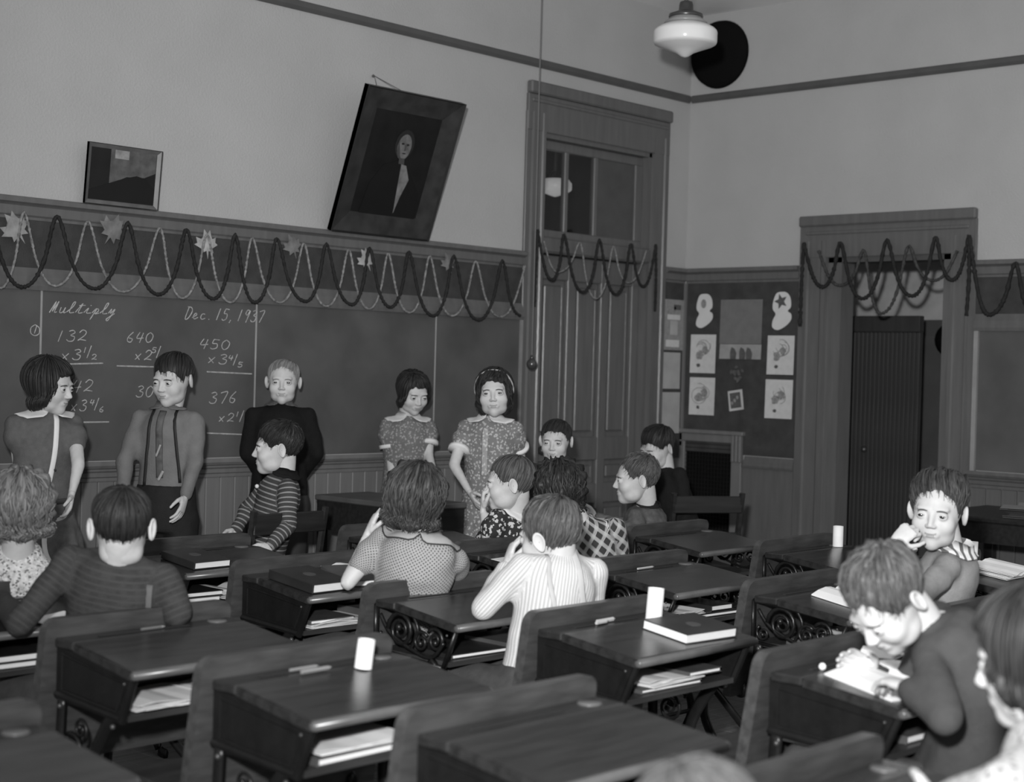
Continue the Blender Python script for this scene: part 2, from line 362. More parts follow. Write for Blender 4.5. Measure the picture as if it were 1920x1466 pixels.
for lo, hi in (((xa, .05, 2.16), (xb, .085, 2.205)), ((xa, .05, 2.665), (xb, .085, 2.72)), ((xa, .05, 2.2), (xa+.03, .085, 2.67)), ((xb-.07, .05, 2.2), (xb, .085, 2.67)), ((-1.125, .05, 2.2), (-1.09, .085, 2.67)), ((-.86, .05, 2.2), (-.825, .085, 2.67))): box(bm, lo, hi, .005)
tr = obj('transom_frame', bm, m_wood, d1)
for a, b, mm in ((xa+.02, -1.12, m_glassd), (-1.095, -.855, m_glassd), (-.83, xb-.065, M('transom_glass_pale', .075, .25))): boxo('pane', (a, .062, 2.195), (b, .070, 2.675), mm, tr)
# door leaf: stiles, rails and recessed panels
leaf = boxo('leaf', (xa, .085, .01), (xb, .105, 2.06), m_wood, d1)
wd = xb-xa; st = [0, .055]; cols = [(.0, .09), (.235, .315), (.475, .60), (.77, 1.0)]
px = [(xa+wd*a, xa+wd*b) for a, b in ((0, .07), (.30, .38), (.62, .70), (.93, 1))]
for a, b in px: boxo('stile', (a, .055, .01), (b, .085, 2.06), m_wood, leaf, .006)
for z0, z1 in ((.01, .22), (.60, .72), (.86, 1.00), (1.92, 2.06)): boxo('rail', (xa, .057, z0), (xb, .085, z1), m_wood, leaf, .005)
for (a, b), (c, e) in zip(px, px[1:]):
    for z0, z1 in ((.22, .60), (.72, .86), (1.0, 1.92)): boxo('panel', (b+.03, .072, z0+.03), (c-.03, .085, z1-.03), m_wood, leaf, .010)
bm = bmesh.new(); ball(bm, (xa+.06, .02, .93), .028); tube(bm, [(xa+.06, .06, .93), (xa+.06, .02, .93)], .01); obj('knob', bm, m_brass, leaf, True)
S(boxo('wall_corridor', (-3.4, 1.5, 0), (2.0, 1.6, 3.4), M('corridor_plaster', .025, .9))); S(boxo('ceiling_corridor_unseen', (-3.4, .14, 3.3), (2.0, 1.6, 3.4), M('corridor_plaster', .025, .9)))  # corridor ceiling is out of view, added to keep the corridor dark
cl_ = empty('corridor_lamp', P(1041, 350, 9.75)); tag(cl_, 'white globe lamp in the corridor seen through the transom window', 'lamp')
bm = bmesh.new(); lathe(bm, [(.05, .05), (.085, .045), (.105, .02), (.105, -.02), (.085, -.035), (.02, -.06), (0, -.065)], (0, 0, 0), 28); mg_ = M('lit_globe', .8, .3); mg_.node_tree.nodes['Principled BSDF'].inputs['Emission Strength'].default_value = .28; mg_.node_tree.nodes['Principled BSDF'].inputs['Emission Color'].default_value = (1, 1, 1, 1); obj('globe', bm, mg_, cl_, True)
bm = bmesh.new(); tube(bm, [(0, 0, .05), (0, 0, .10), (0, 0, 3.3-P(1041, 350, 9.75)[2])], [.06, .012, .012], 10); obj('stem', bm, m_brass, cl_)
# cord hanging from the ceiling with its round weight
cp = onL(997, 681, -.16); ct = empty('hanging_cord', (cp[0], cp[1], cp[2])); tag(ct, 'long thin cord hanging beside the tall door, ending in a round weight', 'cord')
bm = bmesh.new(); tube(bm, [(0, 0, .02), (0, 0, HC-cp[2])], .0038, 6); obj('cord', bm, m_wain, ct)
bm = bmesh.new(); ball(bm, (0, 0, -.005), (.03, .03, .032), 12); tube(bm, [(0, 0, .02), (0, 0, .045)], [.014, .008], 10); obj('weight', bm, M('dark_knob', .05, .2, spec=.7), ct, True)
# ------------------------------------------------ cloakroom doorway (right wall)
def casR(name, y, w, z0, z1, flip):
    bm = bmesh.new(); k = w/.135
    prism(bm, [((-a if a > 0 else .001), b*k) for a, b in cas], lambda a, b, t: (a, y-(b if not flip else -b), t), z0, z1); return S(obj(name, bm, m_wood))
d2 = S(empty('door_2', (0, 0, 0)))
casR('trim_18', -.857, .188, 0, 2.2, False); casR('trim_19', -1.982, .148, 0, 2.2, True)
bm = bmesh.new(); box(bm, (-.022, -1.982, 2.10), (0, -.857, 2.29), .003); box(bm, (-.032, -1.94, 2.235), (-.001, -.90, 2.255), .004); box(bm, (-.045, -1.982, 2.285), (0, -.857, 2.347), .008); S(obj('trim_20', bm, m_wood))
for a, b in ((EY0, EY0+.05), (EY1-.09, EY1)): boxo('jamb', (.0, a, 0), (.14, b, EZ), m_wood, d2)
boxo('jamb', (.0, EY0, EZ-.03), (.14, EY1, EZ), m_trimd, d2)
S(boxo('wall_cloakroom', (1.60, -3.2, 0), (1.7, .6, 3.2), M('cloak_plaster', .42, .9)))
S(boxo('wall_cloakroom_side', (.14, .25, 0), (1.6, .35, 3.2), M('cloak_plaster', .42, .9)))
S(boxo('ceiling_cloakroom', (.14, -3.2, 3.2), (1.7, .35, 3.3), M('cloak_plaster', .42, .9)))
rail = boxo('coat_rail', (1.575, -2.6, 1.70), (1.60, .25, 1.80), m_trimd); tag(rail, 'dark coat rail across the cloakroom wall seen through the doorway', 'coat rail')
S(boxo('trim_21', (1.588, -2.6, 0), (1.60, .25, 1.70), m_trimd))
# boarded screen standing in the cloakroom behind the doorway
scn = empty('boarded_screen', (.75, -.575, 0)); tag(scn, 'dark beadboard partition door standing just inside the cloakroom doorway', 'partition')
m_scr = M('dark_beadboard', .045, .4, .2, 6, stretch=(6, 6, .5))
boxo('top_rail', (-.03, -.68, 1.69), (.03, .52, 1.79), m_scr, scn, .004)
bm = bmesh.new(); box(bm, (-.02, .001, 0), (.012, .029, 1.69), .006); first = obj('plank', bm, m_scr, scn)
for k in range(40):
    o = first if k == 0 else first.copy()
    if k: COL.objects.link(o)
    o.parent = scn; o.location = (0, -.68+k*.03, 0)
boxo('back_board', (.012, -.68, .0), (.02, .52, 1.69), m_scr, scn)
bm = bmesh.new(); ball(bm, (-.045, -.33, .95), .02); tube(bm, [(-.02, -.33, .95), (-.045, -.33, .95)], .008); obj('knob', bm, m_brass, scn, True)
hat = bmesh.new(); hp = onR(1778, 637, 1.5); lathe(hat, [(0, .05), (.07, .045), (.09, 0), (.11, -.02), (0, -.03)], (0, 0, 0), 20)
h = obj('cap', hat, m_black, None, True); h.rotation_euler = (0, math.radians(-90), 0); h.location = hp; tag(h, 'black cap hanging on the cloakroom wall, half hidden by the doorway', 'cap')
# black round disc in the corner above the picture rail
bm = bmesh.new(); lathe(bm, [(0, .05), (.16, .048), (.205, .03), (.212, 0), (0, 0)], (0, 0, 0), 40); dsc = obj('stovepipe_cover', bm, m_black, None, True)
dsc.rotation_euler = (0, math.radians(-90), 0); dsc.location = (0, -.222, 3.39); tag(dsc, 'large round black flue cover high on the wall in the corner', 'flue cover')
# vent with dark mesh
vt = empty('wall_vent', (0, 0, 0)); tag(vt, 'tall dark wall vent with a wire grille below the pinned papers', 'vent')
vy0, vy1, vz0, vz1 = -.41, -.05, .42, .972
for lo, hi in (((-.03, vy0-.075, vz0-.04), (0, vy0, vz1)), ((-.03, vy1, vz0-.04), (0, vy1+.045, vz1)), ((-.03, vy0-.075, vz1), (0, vy1+.045, vz1+.05)), ((-.045, vy0-.09, vz1+.05), (0, vy1+.049, vz1+.075)), ((-.03, vy0-.075, vz0-.08), (0, vy1+.045, vz0))): boxo('frame_board', lo, hi, m_wain, vt, .004)
boxo('dark_back', (-.004, vy0, vz0), (.0, vy1, vz1), m_black, vt)
bm = bmesh.new()
for k in range(15): tube(bm, [(-.012, vy0+.024*k+.012, vz0), (-.012, vy0+.024*k+.012, vz1)], .0018, 4)
for k in range(22): tube(bm, [(-.014, vy0, vz0+.025*k+.012), (-.014, vy1, vz0+.025*k+.012)], .0018, 4)
tag(obj('grille', bm, M('grille_black', .015, .8, spec=.1), vt), kind='stuff')
bm = bmesh.new()
for k in range(3): box(bm, (-.055, vy0-.085+.026*k, .86), (-.028, vy0-.067+.026*k, vz1+.05), .003)
obj('fluted_block', bm, m_wain, vt)
# ------------------------------------------------ ceiling lamp
lp = P(1285, 68, 7.5); lamp = empty('ceiling_lamp', lp); tag(lamp, 'white milk-glass schoolhouse globe lamp hanging from the ceiling by a chain', 'lamp')
bm = bmesh.new(); lathe(bm, [(.085, .060), (.115, .052), (.142, .036), (.152, .026), (.155, .018), (.154, -.030), (.150, -.038), (.135, -.046), (.085, -.064), (.045, -.080), (.018, -.098), (0, -.104)], (0, 0, 0), 40); obj('globe', bm, m_milk, lamp, True)
bm = bmesh.new(); lathe(bm, [(.10, .060), (.088, .078), (.085, .078)], (0, 0, 0), 32); lathe(bm, [(.09, .058), (.105, .064), (.082, .082), (.078, .092), (0, .092)], (0, 0, 0), 32); obj('glass_neck', bm, M('grey_glass', .28, .3), lamp, True)
bm = bmesh.new(); lathe(bm, [(.08, .088), (.084, .092), (.082, .105), (.055, .115), (.036, .125), (.034, .150), (.030, .165), (.012, .172), (0, .174)], (0, 0, 0), 28); obj('fitter', bm, m_brass, lamp, True)
zt = HC-lp[2]; n = int((zt-.17)/.035)
ch = bmesh.new()
for k in range(n):
    z = .18+k*.035; ang = 0 if k % 2 else math.pi/2
    tube(ch, [(math.cos(ang)*.009*math.cos(t), math.sin(ang)*.009*math.cos(t), z+.022*math.sin(t)) for t in np.linspace(0, 2*math.pi, 13)], .0028, 5)
obj('chain', ch, m_brass, lamp)
# ------------------------------------------------ framed pictures (plain stand-ins in the same tones)
pw = empty('framed_picture', (0, 0, 0)); tag(pw, 'large dark framed portrait leaning forward from the wall, hung by a wire', 'picture')
a = onL(612, 430, -.03); w_, h_, lean = .655, .735, math.atan2(.255, .69)
pw.location = (a[0], -.035, 2.062); pw.rotation_euler = (lean, 0, 0)
def frame4(parent, w, h, b, t, mat, y0=0.):
    for poly in (((0, 0), (w, 0), (w-b, b), (b, b)), ((w, 0), (w, h), (w-b, h-b), (w-b, b)), ((w, h), (0, h), (b, h-b), (w-b, h-b)), ((0, h), (0, 0), (b, b), (b, h-b))):
        bm = bmesh.new(); v = [bm.verts.new((p[0], y0, p[1])) for p in poly]
        q = [bm.verts.new((p[0], y0-(t if i < 2 else t*.35), p[1])) for i, p in enumerate(poly)]
        bm.faces.new(v); bm.faces.new(q[::-1])
        for i in range(4): bm.faces.new((v[i], v[(i+1) % 4], q[(i+1) % 4], q[i]))
        obj('frame_side', bm, mat, parent)
frame4(pw, w_, h_, .105, .03, M('broad_frame', .035, .35, .3, 14)); frame4(pw, w_, h_, .014, .042, m_frame)
boxo('canvas', (.09, -.008, .09), (w_-.09, -.002, h_-.09), m_canvas, pw)
def flat(name, pts, y, mat, parent, th=.0015):
    bm = bmesh.new(); prism(bm, pts, lambda a, b, t: (a, t, b), y, y-th); return obj(name, bm, mat, parent)
def ell(cx, cz, rx, rz, n=20, a0=0): return [(cx+rx*math.cos(2*math.pi*i/n), cz+rz*math.sin(2*math.pi*i/n)) for i in range(n)]
m_face = M('painted_face', .13, .6, .4, 30); m_coat = M('painted_coat', .006, .6)
flat('painted_hair', ell(.345, .475, .062, .075), -.009, M('painted_hair', .02, .6), pw); flat('painted_face', ell(.345, .462, .045, .066), -.0105, m_face, pw)
for nm, pt, mm in (('painted_eye', ell(.330, .478, .010, .005, 10), m_frame), ('painted_eye', ell(.364, .476, .009, .005, 10), m_frame), ('painted_nose', [(.350, .475), (.360, .446), (.347, .443)], M('painted_shade', .06, .7)), ('painted_mouth', ell(.352, .430, .013, .003, 10), m_frame), ('painted_cheek', [(.302, .49), (.318, .45), (.330, .415), (.345, .398), (.318, .405), (.302, .44)], M('painted_shade', .06, .7)), ('painted_neck', [(.33, .405), (.365, .405), (.372, .375), (.335, .375)], M('painted_shade', .06, .7))):
    flat(nm, pt, -.0112, mm, pw)
flat('painted_coat', [(.16, .10), (.18, .26), (.24, .36), (.33, .39), (.42, .35), (.52, .24), (.54, .10)], -.0095, m_coat, pw)
flat('painted_shirt', [(.355, .375), (.39, .37), (.43, .30), (.40, .20), (.385, .12), (.375, .20)], -.011, M('painted_shirt', .17, .6, .3, 30), pw)
nail = onL(697, 143); bm = bmesh.new(); R3 = Matrix.Rotation(lean, 3, 'X'); base = Vector((a[0], -.035, 2.062))
e1 = base+R3 @ Vector((.09, .004, h_-.02)); e2 = base+R3 @ Vector((.32, .004, h_-.02))
inv = Matrix.Rotation(-lean, 3, 'X')
loc = lambda p: inv @ (Vector(p)-base)
tube(bm, [loc(e1), loc((nail[0], -.02, nail[2])), loc(e2)], .002, 5); ball(bm, loc((nail[0], -.012, nail[2])), .008, 6); obj('wire', bm, m_trimd, pw)
ps = empty('framed_picture', (0, 0, 0)); tag(ps, 'small dark picture in a thin light frame standing on the board rail', 'picture')
a = onL(155, 381, -.03); ps.location = (a[0], -.03, 2.060); ps.rotation_euler = (math.radians(6), 0, 0)
frame4(ps, .368, .262, .020, .016, M('thin_frame', .11, .3, .2, 20, spec=.6)); frame4(ps, .368, .262, .006, .020, M('thin_frame_edge', .03, .4))
boxo('canvas', (.015, -.006, .015), (.353, -.002, .247), m_canvas, ps)
flat('painted_light', [(.115, .245), (.345, .245), (.345, .16), (.29, .135), (.20, .13), (.115, .09)], -.0065, M('painted_wall', .085, .7, .3, 30), ps)
flat('painted_patch', [(.135, .205), (.205, .205), (.205, .242), (.135, .242)], -.0075, M('painted_patch', .24, .7, .3, 40), ps)
flat('painted_mound', [(.02, .02), (.02, .06), (.10, .09), (.18, .12), (.25, .14), (.30, .13), (.345, .09), (.345, .02)], -.0072, m_coat, ps)
# ---------------------------------------------------------------- papers pinned up near the corner
def paperR(name, u0, v0, u1, v1, mat, label, cat='paper', tilt=0., group=None):
    a = onR(u0, v0, -.017); b = onR(u1, v1, -.017); c = (a+b)/2; w, h = abs(a[1]-b[1]), abs(a[2]-b[2])
    bm = bmesh.new(); n = 6; k = 5
    vs = [[bm.verts.new((-.0015-.004*(abs(i/n-.5)*2)**3*(j/k), (i/n-.5)*w, (.5-j/k)*h)) for i in range(n+1)] for j in range(k+1)]
    for j in range(k):
        for i in range(n): bm.faces.new((vs[j][i], vs[j][i+1], vs[j+1][i+1], vs[j+1][i]))
    r = bmesh.ops.extrude_face_region(bm, geom=bm.faces[:]); 
    for v in [g for g in r['geom'] if isinstance(g, bmesh.types.BMVert)]: v.co.x += .001
    o = obj(name, bm, mat); o.location = (-.0165, c[1], c[2]); o.rotation_euler = (tilt, 0, 0); tag(o, label, cat, group); return o, w, h
def sketch(o, w, h, kind, seed):
    rr = random.Random(seed)
    def blob(nm, cy, cz, ry, rz, mat, x=-.0075):
        bm = bmesh.new(); n = 16; prism(bm, [(cy+ry*math.cos(2*math.pi*i/n)*(1+.25*rr.uniform(-1, 1)), cz+rz*math.sin(2*math.pi*i/n)*(1+.25*rr.uniform(-1, 1))) for i in range(n)], lambda a, b, t: (t, a, b), x, x-.0008)
        obj(nm, bm, mat, o)
    if kind == 'head':
        bm = bmesh.new()
        for k in range(5):
            r0 = rr.uniform(.1, .3)*w; cy, cz = rr.uniform(-.12, .12)*w, rr.uniform(.0, .22)*h
            tube(bm, [(-.006, cy+r0*math.cos(t), cz+r0*.9*math.sin(t)) for t in np.linspace(rr.uniform(0, 3), rr.uniform(4, 7), 14)], .0016, 4)
        obj('pencil_lines', bm, m_pencil, o)
        blob('shaded_area', .12*w, -.03*h, .14*w, .11*h, m_pencil); blob('shaded_area', -.10*w, .1*h, .12*w, .1*h, m_pencil)
        blob('dark_spot', .18*w*rr.uniform(.6, 1), -.30*h, .07*w, .045*h, m_ink)
S1 = 'child drawing of a head with dark spot'
for (u0, v0, u1, v1), lab, sd in (((1296, 627, 1341, 700), 'pale sheet with a pencil drawing under the left paper cut-out', 1), ((1294, 707, 1339, 779), 'lowest pale drawing sheet in the left column on the pinboard', 2),
        ((1440, 629, 1488, 703), 'pale sheet with a pencil drawing under the right paper cut-out', 3), ((1436, 711, 1485, 786), 'lowest pale drawing sheet in the right column on the pinboard', 4)):
    o, w, h = paperR('drawing', u0, v0, u1, v1, m_paper, lab, 'drawing', 0, 'drawings pinned by the corner'); sketch(o, w, h, 'head', sd)
o, w, h = paperR('grey_sheet', 1352, 562, 1428, 645, m_grey, 'plain grey square sheet at the middle of the pinboard', 'paper')
o, w, h = paperR('paper_strip', 1350, 645, 1427, 674, M('paper_strip', .30, .85, .1, 20), 'wide pale strip with dark figures below the grey sheet', 'paper')
for k, yy in enumerate((.16, -.06, -.22)):
    bm = bmesh.new(); prism(bm, [(yy*w-.02, -.5*h), (yy*w-.024, -.1*h), (yy*w-.01, .2*h), (yy*w+.012, .3*h), (yy*w+.022, -.05*h), (yy*w+.02, -.5*h)], lambda a, b, t: (t, a, b), -.007, -.0085); obj('cut_figure', bm, m_ink, o)
# dark cluster ornament
c = onR(1383, 703, -.017); cl = empty('dark_ornament', c); tag(cl, 'dark leafy paper ornament pinned under the strip of figures', 'ornament')
for k in range(14):
    bm = bmesh.new(); aa = random.uniform(0, 6.28); rr_ = random.uniform(.01, .05); cy, cz = rr_*math.cos(aa), rr_*1.4*math.sin(aa); L = .03; th = random.uniform(0, 6.28)
    pts = [(cy+L*math.cos(th)*s+.010*math.sin(math.pi*abs(s+.5))*math.sin(th)*q, cz+L*math.sin(th)*s-.010*math.sin(math.pi*abs(s+.5))*math.cos(th)*q) for s, q in ((-.5, 0), (-.2, 1), (.1, 1), (.5, 0), (.1, -1), (-.2, -1))]
    prism(bm, pts, lambda a, b, t: (t, a, b), -.002-.001*k, -.0035-.001*k); obj('paper_leaf', bm, m_ink if k % 3 else M('mid_leaf', .10, .7), cl)
o, w, h = paperR('small_card', 1367, 731, 1393, 770, M('card_white', .5, .8), 'small tilted card with a dark picture, lowest in the middle', 'card', math.radians(-9))
bm = bmesh.new(); prism(bm, [(-.36*w, -.38*h), (.36*w, -.38*h), (.36*w, .38*h), (-.36*w, .38*h)], lambda a, b, t: (t, a, b), -.0058, -.0068); obj('card_picture', bm, m_ink, o)
for k in range(3):
    bm = bmesh.new(); ball(bm, (-.0075, (-.15+.2*k)*w, (.12-.12*k)*h), (.001, .010, .012), 8); obj('card_mark', bm, m_pencil, o)
# white head-shaped cut-outs
def cutout(u, v, sc_, mir, lab, dark):
    c = onR(u, v, -.017); k = sc_*8.6/FPX
    pts = [(-6, 38), (12, 36), (20, 20), (21, 4), (14, -6), (20, -18), (21, -32), (8, -38), (-10, -30), (-22, -18), (-22, -6), (-14, 0), (-21, 8), (-20, 24), (-14, 34)]
    pts = [(p[0], -p[1]) for p in pts]; pts = [(-p[0], -p[1]) for p in pts]
    pp = crom(pts+[pts[0]], 4)[:-1]
    bm = bmesh.new(); prism(bm, [(-mir*p[0]*k, p[1]*k) for p in pp], lambda a, b, t: (t, a, b), 0, -.003); o = obj('paper_cutout', bm, M('cutout_white', .62, .85, .04)); o.location = c
    if dark:
        st = [(16*k*(1 if i % 2 == 0 else .45)*math.cos(i*math.pi/5), 16*k*(1 if i % 2 == 0 else .45)*math.sin(i*math.pi/5)) for i in range(10)]
        bm = bmesh.new(); prism(bm, [(p[0]+2*k, p[1]+19*k) for p in st], lambda a, b, t: (t, a, b), -.003, -.0045); obj('dark_star', bm, m_ink, o)
    else:
        bm = bmesh.new(); prism(bm, ell(2*k, 16*k, 7*k, 10*k), lambda a, b, t: (t, a, b), -.003, -.0042); obj('grey_mark', bm, m_pencil, o)
    tag(o, lab, 'cut-out', 'paper heads on the pinboard')
cutout(1321, 583, .95, 1, 'white paper bearded-head cut-out, plain, left on pinboard', 0)
cutout(1466, 583, 1.02, 1, 'white paper head cut-out with dark star, right on pinboard', 1)
# papers on the strip between door and corner (left wall)
def paperL(u0, v0, u1, v1, mat, lab):
    a = onL(u0, v0, -.017); b = onL(u1, v1, -.017); c = (a+b)/2; w, h = abs(a[0]-b[0]), abs(a[2]-b[2])
    bm = bmesh.new(); box(bm, (-w/2, -.0015, -h/2), (w/2, 0, h/2)); o = obj('sheet', bm, mat); o.location = (c[0], -.0155, c[2]); tag(o, lab, 'paper', 'sheets between tall door and corner'); return o, w, h
o, w, h = paperL(1245, 560, 1280, 657, M('grey_print', .26, .8, .15, 40), 'tall patterned sheet, topmost of three beside the corner')
for z0, z1, x0, x1, mm in ((.22, .36, -.3, .1, m_pencil), (.30, .4, .0, .35, m_ink), (.1, .2, -.3, .32, m_paper), (-.2, .08, -.15, .2, M('pale_print', .38, .8)), (-.44, -.3, -.35, .3, m_paper), (-.48, -.45, -.4, .4, m_pencil)):
    bm = bmesh.new(); box(bm, (x0*w, -.003, z0*h), (x1*w, -.0015, z1*h)); obj('printed_patch', bm, mm, o)
paperL(1242, 660, 1274, 729, M('sheet_grey', .36, .8), 'plain pale sheet, middle of three beside the corner')
paperL(1240, 735, 1273, 812, M('sheet_grey', .36, .8), 'plain pale sheet, lowest of three beside the corner')
# ---------------------------------------------------------------- garlands
def garland(pts, fn, off, r, mat, lab, grp, name='garland', drops=()):
    P3 = [fn(u, v, off) for u, v in pts]; c = P3[0].copy(); pp = crom([p-c for p in P3], 9); bm = bmesh.new()
    def rope(pp):
        q = [pp[0]]
        for a, b in zip(pp, pp[1:]):
            L = np.linalg.norm(b-a); n = max(1, int(L/(r*1.3)))
            for i in range(1, n+1): q.append(a+(b-a)*i/n)
        tube(bm, q, [r*(1+.22*math.sin(i*2.4)+random.uniform(-.15, .15)) for i in range(len(q))], 7)
    rope(pp)
    for d in drops: rope(crom([fn(u, v, off)-c for u, v in d], 6))
    o = obj(name, bm, mat, None, True); o.location = c; tag(o, lab, 'garland', grp); return o
def swag(pk, tr):
    out = []
    for i, p in enumerate(pk):
        out.append(p)
        if i < len(tr):
            t = tr[i]; q = pk[i+1]
            out += [(p[0]+(t[0]-p[0])*.36, p[1]+(t[1]-p[1])*.60), (p[0]+(t[0]-p[0])*.66, p[1]+(t[1]-p[1])*.90), t, (t[0]+(q[0]-t[0])*.34, t[1]+(q[1]-t[1])*.10), (t[0]+(q[0]-t[0])*.64, t[1]+(q[1]-t[1])*.40)]
    return out
pk = [(-20, 400), (107, 405), (240, 418), (350, 430), (441, 440), (519, 447), (612, 457), (693, 465), (767, 472), (851, 480), (942, 489), (1004, 500)]
tr = [(42, 538), (178, 541), (297, 552), (400, 560), (478, 567), (573, 565), (660, 571), (732, 576), (812, 592), (897, 600), (975, 592)]
garland(swag(pk, tr)[:-3], onL, -.055, .0080, m_gar, 'long dark tinsel garland looped along the top of the blackboard', 'garlands')
pk2 = [(-60, 400), (45, 398), (165, 415), (300, 427), (388, 440), (473, 446), (570, 456), (654, 468), (728, 475), (806, 480), (892, 490), (985, 497)]
tr2 = [(0, 540), (104, 536), (231, 547), (342, 559), (432, 567), (525, 567), (612, 574), (692, 579), (768, 586), (848, 592), (938, 594)]
garland(swag(pk2, tr2), onL, -.042, .0058, m_gar2, 'thin pale tinsel chain behind the dark garland on the blackboard', 'garlands')
garland(swag([(1008, 430), (1058, 440), (1124, 450), (1183, 458), (1230, 458)], [(1035, 525), (1093, 548), (1155, 552), (1206, 537)]), onL, -.05, .0085, m_gar, 'dark tinsel garland in four loops across the tall door', 'garlands', drops=[[(1008, 432), (1005, 500), (1002, 575)], [(1230, 460), (1230, 520), (1228, 584)]])
garland(swag([(1020, 452), (1088, 455), (1150, 462), (1212, 470)], [(1046, 510), (1117, 560), (1178, 530)]), onL, -.04, .005, m_gar2, 'thin pale tinsel chain across the tall door', 'garlands')
garland(swag([(1507, 455), (1576, 455), (1663, 450), (1754, 445), (1817, 440)], [(1542, 538), (1617, 560), (1710, 555), (1785, 525)]), onR, -.06, .0110, m_gar, 'dark tinsel garland in four loops over the cloakroom doorway', 'garlands', drops=[[(1507, 457), (1503, 530), (1500, 612)], [(1817, 442), (1817, 520), (1812, 592)]])
garland(swag([(1535, 470), (1620, 470), (1703, 462), (1795, 470)], [(1575, 535), (1652, 588), (1750, 526)]), onR, -.05, .009, M('mid_tinsel', .05, .7, .5, 60, bump=.5, bscale=250), 'slightly lighter tinsel strand behind the doorway garland', 'garlands')
garland(swag([(1818, 445), (1904, 493), (1990, 480)], [(1854, 590), (1945, 600)]), onR, -.06, .0110, m_gar, 'dark tinsel garland running off above the right blackboard', 'garlands')
# maple leaf cut-outs stuck along the pinboard band
ML = [(0, -1), (.08, -.45), (.5, -.62), (.42, -.3), (.95, -.05), (.72, .1), (.8, .45), (.45, .35), (.35, .55), (.28, .95), (.05, .7), (-.2, 1), (-.3, .5), (-.45, .35), (-.8, .5), (-.72, .1), (-.95, 0), (-.45, -.3), (-.5, -.6), (-.08, -.45)]
for i, (u, v, s, mm) in enumerate(((28, 428, .075, m_leaf), (208, 432, .075, M('dim_leaf', .16, .8, .3, 25)), (386, 458, .068, M('light_leaf', .36, .8, .3, 25)), (546, 462, .062, M('dim_leaf', .16, .8)), (685, 487, .062, M('light_leaf', .36, .8)), (838, 493, .058, M('dim_leaf', .16, .8)))):
    c = onL(u, v, -.03); a = random.uniform(-.6, .6); bm = bmesh.new()
    top = [bm.verts.new((s*(x*math.cos(a)-z*math.sin(a)), -.012*math.cos(1.6*x)-.006*(i % 2), s*(x*math.sin(a)+z*math.cos(a)))) for x, z in ML]
    f = bm.faces.new(top); r = bmesh.ops.extrude_face_region(bm, geom=[f])
    for q in r['geom']:
        if isinstance(q, bmesh.types.BMVert): q.co.y += .0025
    o = obj('paper_leaf', bm, mm); o.location = c
    tag(o, ['pale maple leaf cut-out at the left end of the blackboard band', 'dim maple leaf cut-out right of the small picture', 'bright maple leaf cut-out above the chalked date', 'dim maple leaf cut-out above the blond boy', 'bright maple leaf cut-out below the large portrait', 'dim maple leaf cut-out nearest the tall door'][i], 'paper leaf', 'maple leaves along the blackboard')
